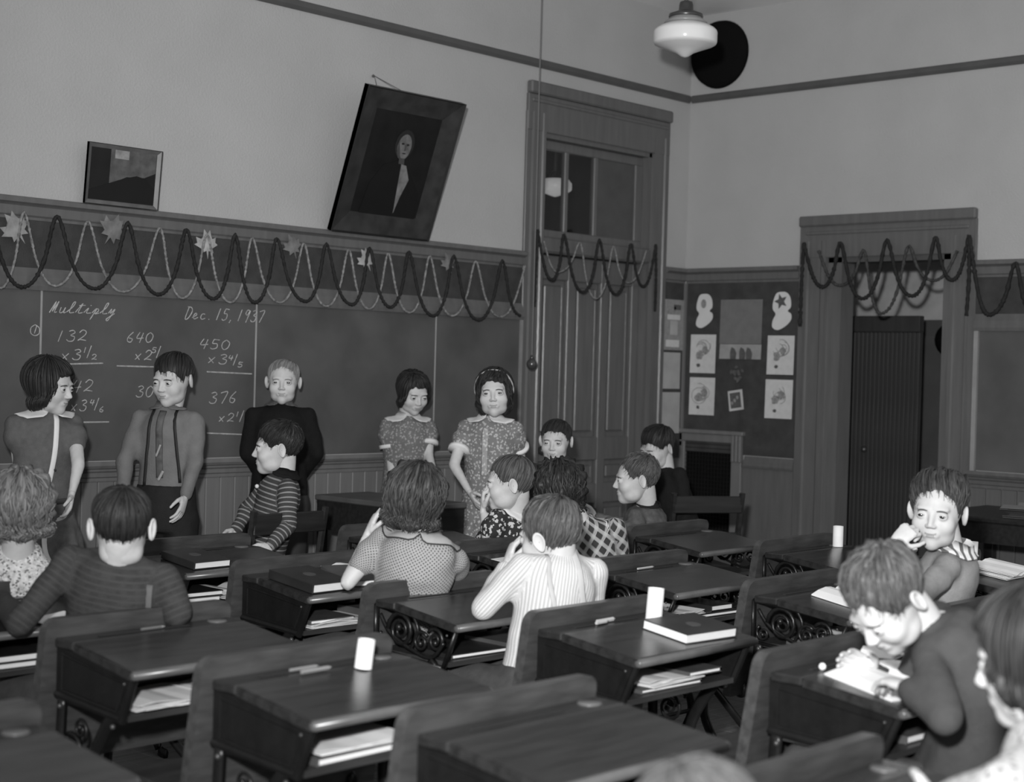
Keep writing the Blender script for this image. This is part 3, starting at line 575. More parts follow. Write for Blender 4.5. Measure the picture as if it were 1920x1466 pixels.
# ---------------------------------------------------------------- school desks
m_top = M('desk_top_wood', .023, .24, .35, 5, bump=.06, bscale=50, spec=.5, stretch=(1.2, 9, 9))
m_edge = M('desk_worn_wood', .052, .32, .3, 6, bump=.08, bscale=50, spec=.4, stretch=(1.5, 8, 8))
m_seat = M('seat_wood', .036, .4, .3, 6, stretch=(1, 8, 8))
W = .53
def spiral(bm, c, r0, turns, a0, r, x, sgn=1):
    pts = []
    for i in range(int(turns*14)+1):
        t = i/(turns*14); a = a0+sgn*t*turns*2*math.pi; rr = r0*(1-.82*t); pts.append((x, c[0]+rr*math.cos(a), c[1]+rr*math.sin(a)))
    tube(bm, pts, [r*(1-.35*i/len(pts)) for i in range(len(pts))], 6, up=(1, 0, 0)); ball(bm, pts[-1], r*1.5, 6)
def make_desk(scroll):
    d = empty('school_desk', (0, 0, 0))
    bm = bmesh.new()
    prism(bm, [(.002, .640), (-.004, .650), (.002, .661), (.012, .664), (.262, .694), (.262, .672), (.02, .641)], lambda a, b, t: (t, a, b), -W/2, W/2)
    bmesh.ops.bevel(bm, geom=[e for e in bm.edges if abs(e.verts[0].co.x-e.verts[1].co.x) < 1e-5 and e.calc_length() > .05 and e.verts[0].co.z > .66 and e.verts[1].co.z > .66], offset=.006, segments=2, affect='EDGES')
    top = obj('desk_top', bm, m_top, d)
    bm = bmesh.new(); tube(bm, [(-W/2+.004, .004, .6515), (W/2-.004, .004, .6515)], [(.0125, .0115)]*2, 10, up=(0, 0, 1)); ball(bm, (-W/2+.004, .004, .6515), (.006, .0125, .0115), 8); ball(bm, (W/2-.004, .004, .6515), (.006, .0125, .0115), 8); obj('front_edge', bm, M('highlight_edge', .085, .3, .3, 8, spec=.5), d, True)  # lighter bar: the highlight along the near rim, put into the colour
    boxo('pencil_rail', (-W/2, .266, .672), (W/2, .352, .6945), m_top, d, .004)
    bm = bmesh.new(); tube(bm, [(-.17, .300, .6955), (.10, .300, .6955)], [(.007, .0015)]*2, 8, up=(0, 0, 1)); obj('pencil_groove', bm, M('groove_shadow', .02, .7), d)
    bm = bmesh.new(); lathe(bm, [(.0, .003), (.024, .003), (.027, 0), (.027, -.01), (0, -.01)], (.20, .312, .6955), 18); obj('inkwell_lid', bm, M('inkwell', .09, .4), d, True)
    # back board, leaning, rounded upper corners
    hw = .283; pr = [(-hw, .36)]+[(-hw+.035-.035*math.cos(t), .705+.035*math.sin(t)) for t in np.linspace(0, math.pi/2, 5)]+[(hw-.035+.035*math.sin(t), .705+.035*math.cos(t)) for t in np.linspace(0, math.pi/2, 5)]+[(hw, .36)]
    bm = bmesh.new(); prism(bm, pr, lambda a, b, t: (a, .357+t+(.74-b)*.16, b), 0, .032)
    bmesh.ops.bevel(bm, geom=[e for e in bm.edges if len(e.link_faces) == 2 and e.calc_face_angle() > 1.2 and e.verts[0].co.z > .37 and e.verts[1].co.z > .37], offset=.006, segments=2, affect='EDGES')
    obj('back_board', bm, m_edge, d)
    boxo('book_shelf', (-.238, .055, .530), (.238, .362, .545), m_seat, d)
    for s in (-1, 1):
        x = s*.247; side = [(.362, .678), (.018, .643), (.068, .528), (.362, .543)]
        bm = bmesh.new()
        if scroll:
            rim = [np.array((x, a, b)) for a, b in side]
            for a, b in zip(rim, rim[1:]+rim[:1]): tube(bm, [a, b], [(.006, .010)]*2, 6, up=(1, 0, 0))
            spiral(bm, (.255, .612), .055, 2.2, 0, .0075, x); spiral(bm, (.165, .590), .032, 1.6, 2.5, .006, x, -1); spiral(bm, (.105, .602), .036, 1.7, .6, .0065, x); spiral(bm, (.325, .575), .026, 1.4, 1, .005, x, -1)
            tube(bm, crom([(x, .345, .65), (x, .30, .60), (x, .20, .56), (x, .12, .55), (x, .07, .60)], 5), .006, 6)
            tube(bm, crom([(x, .20, .66), (x, .18, .62), (x, .21, .56)], 5), .005, 6)
        else:
            prism(bm, side, lambda a, b, t: (t, a, b), x-.004, x+.004)
            inn = [(.335, .655), (.05, .626), (.085, .553), (.335, .565)]
            for a, b in zip(inn, inn[1:]+inn[:1]): tube(bm, [(x+s*.005, *a), (x+s*.005, *b)], .0035, 5)
            tube(bm, [(x+s*.003, .068, .536), (x+s*.003, .362, .551)], .009, 6); tube(bm, [(x, .018, .643), (x, .068, .528)], .010, 6)
        obj('side_panel', bm, m_iron, d, scroll)
        bm = bmesh.new(); ball(bm, (x+s*.008, .095, .515), .007, 6); ball(bm, (x+s*.008, .335, .525), .007, 6); ball(bm, (x+s*.008, .05, .625), .004, 6); o_ = obj('bolts', bm, M('worn_bolt', .05, .3, spec=.6), d, True); o_['kind'] = 'stuff'
        bm = bmesh.new(); tube(bm, crom([(x, .105, .54), (x, .14, .50), (x, .20, .40), (x, .235, .26), (x, .24, .14), (x, .17, .03), (x, .12, .012)], 5), [(.009, .020)]*31, 7, up=(0, .8, .5)); obj('leg', bm, m_iron, d, True)
        bm = bmesh.new(); tube(bm, crom([(x, .34, .545), (x, .345, .40), (x, .325, .25), (x, .30, .14), (x, .36, .03), (x, .42, .012)], 5), [(.009, .018)]*26, 7, up=(0, 1, .1)); obj('leg', bm, m_iron, d, True)
        bm = bmesh.new(); spiral(bm, (.285, .42), .045, 1.8, 1, .006, x); spiral(bm, (.285, .32), .036, 1.8, 4, .0055, x, -1); spiral(bm, (.25, .48), .03, 1.5, 4, .005, x, -1); obj('scrollwork', bm, m_iron, d, True)
        bm = bmesh.new(); tube(bm, crom([(x*.8, .40, .38), (x*.8, .46, .375), (x*.8, .62, .382), (x*.8, .74, .386)], 5), [(.008, .016)]*16, 7, up=(0, 0, 1)); tube(bm, crom([(x, .31, .20), (x*.9, .42, .27), (x*.8, .56, .37)], 6), [(.008, .014)]*13, 7); ball(bm, (x*.85, .43, .375), (.016, .03, .03), 8); obj('seat_arm', bm, m_iron, d, True)
    bm = bmesh.new(); prism(bm, [(.44, .400), (.52, .396), (.66, .402), (.76, .408), (.775, .398), (.76, .386), (.44, .384)], lambda a, b, t: (t, a, b), -.215, .215); obj('seat', bm, m_seat, d)
    bm = bmesh.new(); tube(bm, [(-.247, .27, .16), (.247, .27, .16)], .008, 6); obj('stretcher', bm, m_iron, d)
    return d
PROTO = {0: make_desk(False), 1: make_desk(True)}; used = set()
DESKS = {}
cols = {'Z': -6.63, 'A': -5.60, 'B': -4.53, 'C': -3.50, 'D': -2.46}
dl = [('A', -3, 0, 'dark wooden school desk at the left edge, in front of the blonde girl'), ('A', -2, 0, 'school desk at the left edge under the arm of the boy in the ribbed sweater'),
 ('A', -1, 0, 'empty-topped school desk behind the boy in the ribbed dark sweater, papers in its shelf'), ('A', 0, 0, 'school desk at the bottom with a white paper roll and pens on top'),
 ('A', 1, 0, 'large bare school desk top at the bottom centre, out of focus'), ('A', 2, 0, 'school desk in the bottom right foreground under the blurred hands'),
 ('B', -3, 0, 'front school desk with one closed book, beside the striped-sweater boy'), ('B', -2, 0, 'school desk with two books under the elbow of the girl in the dotted dress'),
 ('B', -1, 1, 'scrollwork school desk under the elbow of the boy in the white sweater'), ('B', 0, 0, 'school desk with a white paper roll and a large closed book'),
 ('B', 1, 0, 'school desk with an open book under the reading boy'), ('B', 2, 0, 'school desk mostly hidden behind the reading boy'),
 ('C', -3, 1, 'school desk behind the teacher table, left of the dotted dress'), ('C', -2, 1, 'school desk of the girl in profile, right of the dotted dress'),
 ('C', -1, 1, 'scrollwork school desk with a single pencil and books in its shelf'), ('C', 0, 1, 'scrollwork school desk with an open book left of the reading boy'), ('C', 1, 0, 'school desk behind the boy who looks at the camera'),
 ('D', -3, 1, 'school desk with papers under the arm of the grey-sweater boy'), ('D', -2, 1, 'bare school desk nearest the wall vent'), ('D', -1, 1, 'school desk with a small white paper roll in front of the doorway'),
 ('D', 0, 1, 'school desk with a paper roll and loose papers at the right edge'), ('Z', 0, 0, 'dark school desk top in the bottom left corner, out of focus')]
for c, k, v, lab in dl:
    yn = -3.49-.66*k
    if (c, k) in (('B', 1), ('B', 2)): yn -= .09
    if c == 'A' and k == 2: yn -= .04
    if c == 'Z': yn = -3.62
    if v in used: d = copy_tree(PROTO[v])
    else: d = PROTO[v]; used.add(v)
    d.location = (cols[c], yn, 0); tag(d, lab, 'desk', 'school desks in rows'); DESKS[(c, k)] = (cols[c], yn)
def on(desk, x, y, dz=0):
    """a point on a desk's sloping top: x from its centre, y from its near edge"""
    X, Y = DESKS[desk]; z = .6645+(y-.012)*.12 if y < .266 else .6955
    return np.array((X+x, Y+y, z+dz))
# ---------------------------------------------------------------- things on and in the desks
m_cover = M('book_cover', .022, .4, .3, 12, spec=.4); m_cover2 = M('book_cover_grey', .07, .5, .2, 12); m_pages = M('book_pages', .72, .85, .08, 60, stretch=(1, 1, 30))
def book(loc, w, h, t, rz, lab, tilt=.0, cover=None, grp='books', title=False):
    b = empty('book', loc, rz); b.rotation_euler = (tilt, 0, rz); cv = cover or m_cover
    boxo('back_cover', (-w/2, -h/2, 0), (w/2, h/2, .003), cv, b, .001); bm = bmesh.new(); box(bm, (-w/2+.004, -h/2+.004, .003), (w/2-.003, h/2-.004, t-.003), .0); obj('pages', bm, m_pages, b)
    boxo('front_cover', (-w/2, -h/2, t-.003), (w/2, h/2, t), cv, b, .001); boxo('spine', (-w/2-.002, -h/2, .0), (-w/2+.003, h/2, t), cv, b, .001)
    if title: 
        bm = bmesh.new(); lathe(bm, [(0, .0006), (.022, .0006), (.022, 0)], (0, .01, t), 16); obj('cover_emblem', bm, M('emblem', .07, .5), b)
    tag(b, lab, 'book', grp); return b
TL = math.atan(.12)
book(on(('B', -3), -.135, .13, .001), .16, .19, .026, 0, 'closed dark book lying on the front desk', 0, title=True).rotation_euler = (TL, 0, math.radians(3))
book(on(('B', -2), -.15, .135, .001), .17, .22, .03, 0, 'thick closed dark book at the left of the dotted-dress girl\'s desk', title=True).rotation_euler = (TL, 0, math.radians(2))
book(on(('B', -2), .045, .14, .001), .16, .21, .022, .1, 'closed grey book beside the elbow of the girl in the dotted dress', cover=m_cover2).rotation_euler = (TL, 0, math.radians(-18))
book(on(('B', 0), .105, .115), .215, .165, .028, .0, 'large closed dark book with bright page edges on the middle desk', title=True).rotation_euler = (-TL, 0, math.radians(176))
def sheets(name, loc, w, h, rz, lab, n=3, cat='papers', mat=None, grp='loose papers', wav=.006, tilt=TL):
    o = empty(name, loc); o.rotation_euler = (tilt, 0, rz)
    for k in range(n):
        bm = bmesh.new(); a = random.uniform(-.08, .08); nx = 6; dx, dy = random.uniform(-.01, .01), random.uniform(-.01, .01); ph = random.uniform(0, 6)
        def pt(i, j, up):
            x = (i/nx-.5)*w; y = (j/3-.5)*h; x, y = x*math.cos(a)-y*math.sin(a)+dx, x*math.sin(a)+y*math.cos(a)+dy
            return (x, y, .0016*k+.001+wav*k*.3*(1+math.sin(i*1.1+ph))*.5+up)
        va = [[bm.verts.new(pt(i, j, 0)) for j in range(4)] for i in range(nx+1)]; vb = [[bm.verts.new(pt(i, j, .0012)) for j in range(4)] for i in range(nx+1)]
        for i in range(nx):
            for j in range(3):
                bm.faces.new((va[i][j], va[i][j+1], va[i+1][j+1], va[i+1][j])); bm.faces.new((vb[i][j], vb[i+1][j], vb[i+1][j+1], vb[i][j+1]))
        for i in range(nx):
            for j in (0, 3): bm.faces.new((va[i][j], va[i+1][j], vb[i+1][j], vb[i][j]))
        for j in range(3):
            for i in (0, nx): bm.faces.new((va[i][j], va[i][j+1], vb[i][j+1], vb[i][j]))
        obj('sheet', bm, mat or m_white, o)
    tag(o, lab, cat, grp); return o
def roll(desk, x, y, h, r, lab, tilt=(0, 0)):
    p = on(desk, x, y); bm = bmesh.new()
    lathe(bm, [(r, 0), (r*1.0, h*.5), (r*.98, h), (r*.86, h), (r*.84, h*.5), (r*.84, .003), (0, .002), (0, 0), (r, 0)], (0, 0, 0), 28)
    o = obj('paper_roll', bm, m_white, None, True); o.location = p; o.rotation_euler = (tilt[0], tilt[1], 0); tag(o, lab, 'paper roll', 'rolled paper cylinders on desks'); return o
roll(('A', 0), .085, .245, .068, .0205, 'blurred white paper roll standing on the desk with pens', (.02, .12))
roll(('B', 0), .095, .235, .098, .0235, 'tallest white paper roll, behind the large closed book', (.0, .10))
roll(('D', -1), .175, .285, .085, .0215, 'small white paper roll in front of the doorway, above the reading boy', (0, 0))
roll(('D', 0), .075, .30, .090, .0225, 'white paper roll at the right edge beside loose papers', (0, .06))
def pencil(desk, x, y, L, rz, lab, mat=None, r=.0038, z=.0045, grp='pencils'):
    p = on(desk, x, y, z); o = empty('pencil', p); o.rotation_euler = (TL if y < .266 else 0, 0, rz)
    bm = bmesh.new(); tube(bm, [(-L/2, 0, 0), (L/2-.012, 0, 0)], r, 6); obj('shaft', bm, mat or M('pencil_paint', .42, .4), o)
    bm = bmesh.new(); tube(bm, [(L/2-.012, 0, 0), (L/2, 0, 0)], [r, .0006], 6); obj('tip', bm, M('pencil_wood', .3, .7), o)
    tag(o, lab, 'pencil', grp)
pencil(('C', -1), -.05, .30, .10, .05, 'pale pencil lying alone on the scrollwork desk', z=.0055)
pencil(('B', 0), -.035, .30, .085, .06, 'thick pale pencil on the desk with the large book', r=.006, z=.007)
pencil(('B', 0), -.07, .285, .06, .1, 'short pale stub next to the thick pencil', r=.0045, z=.007)
pencil(('A', 0), -.045, .300, .085, .02, 'blurred upper pen beside the foreground paper roll', M('pen_grey', .2, .4), z=.0055)
pencil(('A', 0), -.04, .262, .09, .03, 'blurred lower pen beside the foreground paper roll', M('pen_grey', .2, .4), r=.005, z=.008)
pencil(('A', -1), -.01, .300, .075, .05, 'dim pencil in the groove of the empty-topped desk', M('pen_dim', .12, .4), z=.0045)
pencil(('B', -2), -.02, .235, .07, .15, 'small pale pencil behind the books by the dotted sleeve', z=.006)
sheets('crumpled_paper', on(('B', -2), .08, .272), .11, .05, .1, 'torn white paper strip behind the dotted-dress girl\'s books', 3, 'paper', tilt=0, wav=.02)
sheets('papers', on(('D', -3), -.02, .13), .30, .24, -.1, 'white sheets under the forearm of the grey-sweater boy', 3, tilt=TL)
sheets('papers', on(('C', -2), -.16, .14), .20, .16, .2, 'pale sheet on the desk of the girl in profile', 1, tilt=TL)
sheets('papers', on(('D', 0), .04, .17), .26, .18, .05, 'loose white papers on the desk at the right edge', 6, tilt=TL, wav=.015)
sheets('papers', on(('A', -2), -.03, .06), .17, .10, .35, 'white sheet corner under the dark sweater elbow', 1, tilt=TL)
def openbook(loc, w, h, rz, lab, t=.018, tilt=TL):
    o = empty('open_book', loc); o.rotation_euler = (tilt, 0, rz); boxo('cover', (-w/2-.004, -h/2-.004, 0), (w/2+.004, h/2+.004, .003), m_cover, o, .001)
    for s in (-1, 1):
        bm = bmesh.new(); prof = [(0, .003), (w/2*s, .003), (w/2*s, .006), (w*.36*s, t*.75), (w*.2*s, t*1.05), (w*.08*s, t), (0, t*.55)]
        prism(bm, prof, lambda a, b, t_: (a, t_, b), -h/2, h/2); obj('page_block', bm, M('open_pages', .78, .8, .04), o)
    tag(o, lab, 'open book', 'open books'); return o
openbook(on(('C', 0), .0, .15), .22, .16, math.radians(-8), 'open book lying on the desk in front of the boy looking at camera', .025)
openbook(on(('B', 1), -.06, .12), .30, .21, math.radians(-12), 'open white book held by the reading boy', .02)
sheets('papers', on(('B', 1), .12, .27), .14, .08, .3, 'crumpled papers and pencil box lid behind the reading boy\'s book', 3, tilt=0, wav=.04)
bm = bmesh.new(); tube(bm, [(0, -.03, .012), (0, .03, .012)], .011, 10); o = obj('eraser', bm, m_white); o.location = on(('B', 1), .205, .29); o.rotation_euler = (0, 0, 1.1); tag(o, 'small white eraser roll by the reading boy\'s hands', 'eraser')
bm = bmesh.new(); ball(bm, (0, 0, .008), .009, 8); o = obj('paper_ball', bm, m_white); o.location = on(('B', 1), -.15, .28); tag(o, 'tiny white paper ball left of the reading boy\'s open book', 'paper ball')
# shelf contents: every desk with something visible
SH = {('A', -1): [('p', -.05, .16, .30, .20, 5), ('p', .10, .14, .18, .18, 6)], ('A', 0): [('b', -.07, .155, .26, .19, .018), ('p', -.06, .16, .26, .2, 3, .02), ('b', .15, .16, .14, .19, .02)], ('B', -3): [('b', -.14, .17, .15, .2, .018), ('b', -.13, .17, .15, .2, .018, .019), ('p', .04, .15, .2, .2, 8), ('p', .16, .16, .13, .18, 6)],
 ('B', -2): [('p', -.02, .16, .34, .20, 5), ('b', -.10, .165, .18, .19, .014, .012), ('b', .14, .16, .15, .18, .022, .012)], ('B', -1): [('b', -.08, .17, .24, .2, .014), ('b', .12, .16, .2, .18, .026)], ('B', 0): [('b', -.02, .17, .25, .2, .012), ('p', .0, .165, .24, .19, 4, .013), ('b', .13, .17, .14, .2, .014, .02)],
 ('C', -1): [('b', -.06, .16, .20, .18, .018), ('b', .08, .17, .24, .2, .014), ('p', -.12, .16, .2, .2, 4, .02), ('b', .12, .17, .12, .18, .02, .016)], ('C', 0): [('b', -.12, .17, .18, .18, .02), ('p', .08, .16, .2, .2, 5)], ('D', -1): [('p', -.05, .17, .3, .22, 8), ('b', -.1, .17, .18, .18, .03, .012)],
 ('D', -2): [('p', -.12, .2, .16, .2, 3)], ('A', -2): [('b', -.02, .16, .40, .19, .018), ('b', -.12, .16, .2, .19, .02, .019), ('b', .12, .16, .16, .18, .012, .019)], ('D', -3): [('b', .1, .16, .16, .2, .02), ('p', .1, .16, .2, .2, 5, .02)], ('B', 1): [('b', 0, .17, .2, .2, .02)]}
where = {('A', -1): 'the empty-topped desk', ('A', 0): 'the foreground desk with the paper roll', ('B', -3): 'the front desk', ('B', -2): 'the dotted-dress girl\'s desk', ('B', -1): 'the white-sweater boy\'s desk', ('B', 0): 'the desk with the large book', ('C', -1): 'the desk with one pencil', ('C', 0): 'the desk with the small open book', ('D', -1): 'the desk before the doorway', ('D', -2): 'the bare desk near the vent', ('A', -2): 'the desk at the left edge', ('D', -3): 'the grey-sweater boy\'s desk', ('B', 1): 'the reading boy\'s desk'}
for dk, items in SH.items():
    X, Y = DESKS[dk]; nb = sum(i[0] == 'b' for i in items); kb = 0; kp = 0
    for it in items:
        dz = it[6] if len(it) > 6 else 0; loc = (X+it[1], Y+it[2], .5455+dz)
        if it[0] == 'b':
            kb += 1; pos = 'only' if nb == 1 else ['lowest', 'second', 'third'][kb-1]
            book(loc, it[3], it[4], it[5], random.uniform(-.06, .06), f'{pos} book in the shelf of {where[dk]}', 0, random.choice((m_cover, m_cover2)), 'books in desk shelves')
        else:
            kp += 1; sheets('papers', loc, it[3], it[4], random.uniform(-.08, .08), f'{"loose white papers" if kp == 1 else "second heap of papers"} in the shelf of {where[dk]}', it[5], tilt=0, wav=.012, grp='papers in desk shelves')
# ---------------------------------------------------------------- teacher's table, chairs, side table
tb = empty('reading_table', (-3.06, -.63, 0)); tag(tb, 'dark table with deep apron between the striped boy and dotted-dress girl', 'table')
m_tab = M('dark_table_wood', .018, .4, .3, 6, stretch=(1, 8, 8)); m_tabt = M('table_top_wood', .085, .5, .2, 6)
boxo('table_top', (-.17, -.34, .755), (.17, .34, .78), m_tabt, tb, .005)
for lo, hi in (((-.16, -.33, .62), (-.14, .33, .755)), ((.14, -.33, .62), (.16, .33, .755)), ((-.14, -.33, .62), (.14, -.31, .755)), ((-.14, .31, .62), (.14, .33, .755))): boxo('apron', lo, hi, m_tab, tb)
for a in (-1, 1):
    for b in (-1, 1): boxo('leg', (a*.14-.02, b*.31-.02, 0), (a*.14+.02, b*.31+.02, .62), m_tab, tb, .005)
def chair(loc, rz, lab):
    c = empty('wooden_chair', loc, rz); boxo('seat', (-.19, -.19, .40), (.19, .19, .425), m_tab, c, .006)
    for s in (-1, 1):
        boxo('leg', (s*.17-.017, .15, 0), (s*.17+.017, .185, .40), m_tab, c, .004)
        bm = bmesh.new(); tube(bm, crom([(s*.17, -.17, 0), (s*.17, -.17, .4), (s*.18, -.19, .60), (s*.185, -.22, .80)], 4), [(.017, .015)]*13, 6, up=(0, 1, 0)); obj('leg', bm, m_tab, c)
        boxo('stretcher', (s*.17-.01, -.16, .18), (s*.17+.01, .16, .20), m_tab, c)
    for z0, z1, y in ((.70, .785, -.215), (.56, .60, -.19)): boxo('back_slat', (-.185, y-.009, z0), (.185, y+.009, z1), m_tab, c, .004)
    tag(c, lab, 'chair', 'plain wooden chairs'); return c
c1 = P(541, 985, 6.32); chair((c1[0], c1[1]+.21, 0), .0, 'dark wooden chair under the boy in the striped cardigan')
c2 = P(1295, 950, 7.95); chair((c2[0], c2[1], 0), math.radians(-30), 'dark chair in front of the wall vent under the far dark-haired boy')
st = empty('side_table', (-.40, -2.95, 0)); tag(st, 'low dark table with papers against the right wall', 'table')
boxo('table_top', (-.36, -.75, .70), (.36, .85, .73), m_tab, st, .008)
for a in (-1, 1):
    for b in (-.70, .80): boxo('leg', (a*.32-.025, b-.025, 0), (a*.32+.025, b+.025, .70), m_tab, st, .004)
boxo('apron', (-.34, -.72, .60), (-.32, .82, .70), m_tab, st)
sheets('papers', (-.50, -2.62, .7305), .35, .30, .2, 'curling grey papers on the low table at the right edge', 4, tilt=0, wav=.06, mat=M('old_paper', .18, .8))
bm = bmesh.new()
for k in range(26):
    a = np.array([random.uniform(-.12, .12), random.uniform(-.12, .12), random.uniform(0, .05)]); tube(bm, crom([a, a+np.array([random.uniform(-.06, .06), random.uniform(-.06, .06), .05]), a+np.array([random.uniform(-.09, .09), random.uniform(-.09, .09), .03])], 4), [(.012, .002)]*9, 5)
o = obj('tinsel_heap', bm, M('old_tinsel', .16, .5, .6, 40)); o.location = (-.40, -2.98, .735); tag(o, 'heap of crumpled tinsel on the low table at the right edge', 'tinsel', kind=None)
# ---------------------------------------------------------------- children
def sk(n, c, c2=.0): return M(n, c, .55, .06, 40, bump=.08, bscale=300, spec=.3)
m_skin = sk('skin', .50); m_lip = M('lips', .30, .5, .05); m_eyew = M('eye_white', .30, .25, .02, spec=.5); m_iris = M('iris', .02, .15, .1, spec=.7); m_brow = M('brow_hair', .07, .8)
def hairm(n, c, c2): return M(n, c, .5, .15, 30, spec=.25, fn=pat_hair(c2))
H_DARK = hairm('hair_dark', .010, .038); H_BROWN = hairm('hair_brown', .016, .075); H_MID = hairm('hair_mid_brown', .032, .13); H_BLOND = hairm('hair_blond', .07, .22); H_LIGHT = hairm('hair_light_blond', .12, .30)
def smin(a, b, k): h = np.clip(.5+.5*(b-a)/k, 0, 1); return b*(1-h)+a*h-k*h*(1-h)
def ssub(a, b, k): h = np.clip(.5-.5*(a+b)/k, 0, 1); return a*(1-h)-b*h+k*h*(1-h)
def el_(p, c, r):
    q = (p-np.array(c)); r = np.array(r); k0 = np.linalg.norm(q/r, axis=1); k1 = np.linalg.norm(q/(r*r), axis=1); return k0*(k0-1)/np.maximum(k1, 1e-9)
def cap_(p, a, b, ra, rb):
    a = np.array(a); b = np.array(b); t = np.clip(((p-a)@(b-a))/((b-a)@(b-a)), 0, 1); return np.linalg.norm(p-a-t[:, None]*(b-a), axis=1)-(ra+(rb-ra)*t)
def skull(p):
    d = el_(p, (0, -.012, .028), (.071, .089, .074)); d = smin(d, el_(p, (0, .020, -.026), (.057, .062, .076)), .03); return d
def face(p):
    ax = p.copy(); ax[:, 0] = np.abs(ax[:, 0])
    d = skull(p); d = smin(d, el_(p, (0, .056, -.082), (.020, .022, .022)), .022); d = smin(d, el_(ax, (.036, .022, -.064), (.016, .03, .020)), .022)
    d = smin(d, el_(ax, (.036, .052, -.028), (.024, .024, .024)), .018); d = smin(d, el_(ax, (.022, .070, .020), (.024, .014, .008)), .012)
    d = ssub(d, el_(ax, (.031, .094, .001), (.017, .017, .011)), .014)
    d = smin(d, cap_(p, (0, .080, .006), (0, .0945, -.026), .0055, .0085), .010); d = smin(d, el_(ax, (.0090, .087, -.030), (.0070, .009, .006)), .005)
    lid = np.maximum(el_(ax, (.031, .0735, .0), (.0132, .0130, .0120)), -el_(ax, (.031, .088, -.0002), (.0120, .014, .0038)))
    d = smin(d, lid, .006)
    d = smin(d, el_(p, (0, .074, -.056), (.022, .0095, .012)), .010)
    d = smin(d, el_(p, (0, .0800, -.0517), (.0160, .006, .0034)), .003); d = smin(d, el_(p, (0, .0792, -.0603), (.0135, .0066, .0043)), .003)
    d = ssub(d, el_(p, (0, .0895, -.0560), (.0180, .010, .0010)), .002)
    d = ssub(d, el_(p, (0, .102, -.040), (.004, .006, .006)), .005)
    return d
def dirs(az, el): return np.stack([np.sin(az)*np.cos(el), np.cos(az)*np.cos(el), np.sin(el)], -1)   # az 0 = front (+Y), x = right
def surf(fn, D, it=60):
    t = np.full(len(D), .17)
    for _ in range(it): t = t-fn(D*t[:, None])*.9
    return np.maximum(t, .01)
_az = np.radians(np.concatenate([np.arange(-180, -56, 5.5), np.arange(-56, 57, 2.), np.arange(60, 179, 5.5)])); _el = np.radians(np.concatenate([np.arange(-86, -48, 4.5), np.arange(-48, 15, 1.45), np.arange(15, 87, 4.5)]))
_A, _E = np.meshgrid(_az, _el); _D = dirs(_A.ravel(), _E.ravel()); _T = surf(face, _D)
HV = _D*_T[:, None]; na, ne = len(_az), len(_el)
HF = [(j*na+i, j*na+(i+1) % na, (j+1)*na+(i+1) % na, (j+1)*na+i) for j in range(ne-1) for i in range(na)]
def face_mesh(ears=True):
    bm = bmesh.new(); vs = [bm.verts.new(p) for p in HV]; b = bm.verts.new((0, .02, -.10)); t = bm.verts.new((0, -.01, .102))
    for f in HF:
        q = bm.faces.new([vs[i] for i in f]); c = q.calc_center_median()
        if abs(c.x) < .018 and ((abs(c.z+.0522) < .0030 and abs(c.x) < .016) or (abs(c.z+.0603) < .0038 and abs(c.x) < .013)) and c.y > .07: q.material_index = 1
    for i in range(na):
        bm.faces.new((vs[(i+1) % na], vs[i], b)); bm.faces.new((vs[(ne-1)*na+i], vs[(ne-1)*na+(i+1) % na], t))
    for s in ((-1, 1) if ears else ()):        # ears
        Me = np.array(Matrix.Rotation(s*math.radians(-24), 3, 'Z') @ Matrix.Rotation(math.radians(-12), 3, 'X'))
        rings = []
        for (ry, rz, dx) in ((.001, .001, .003), (.010, .017, .002), (.013, .023, .006), (.0165, .028, .0085), (.0185, .0305, .006), (.0165, .028, .000), (.008, .014, -.004)):
            ring = []
            for k in range(16):
                a = 2*math.pi*k/16; w_ = 1-.25*(math.sin(a) < 0)*abs(math.sin(a)); ring.append(bm.verts.new(np.array((s*.0745, -.008, -.003))+Me @ np.array((s*(dx+.004), ry*math.cos(a)*w_-.008, rz*math.sin(a)))))
            rings.append(ring)
        for a, b2 in zip(rings, rings[1:]):
            for k in range(16): bm.faces.new((a[k], a[(k+1) % 16], b2[(k+1) % 16], b2[k]))
    return bm
def _hm(e):
    b = face_mesh(e); me = bpy.data.meshes.new('head'); bmesh.ops.recalc_face_normals(b, faces=b.faces[:]); b.to_mesh(me); b.free(); return me
HEADME = {True: _hm(True), False: _hm(False)}
BROW = {}
for s_ in (-1, 1):
    q_ = np.array([unit_ for unit_ in [(np.array((s_*q[0], .075, q[2]))/np.linalg.norm((q[0], .075, q[2]))) for q in crom([(.012, 0, .0130), (.022, 0, .0150), (.033, 0, .0146), (.045, 0, .0112)], 3)]])
    BROW[s_] = q_*(surf(face, q_)+.0005)[:, None]
SKT = {}
def skull_r(D):
    return surf(skull, D, 40)
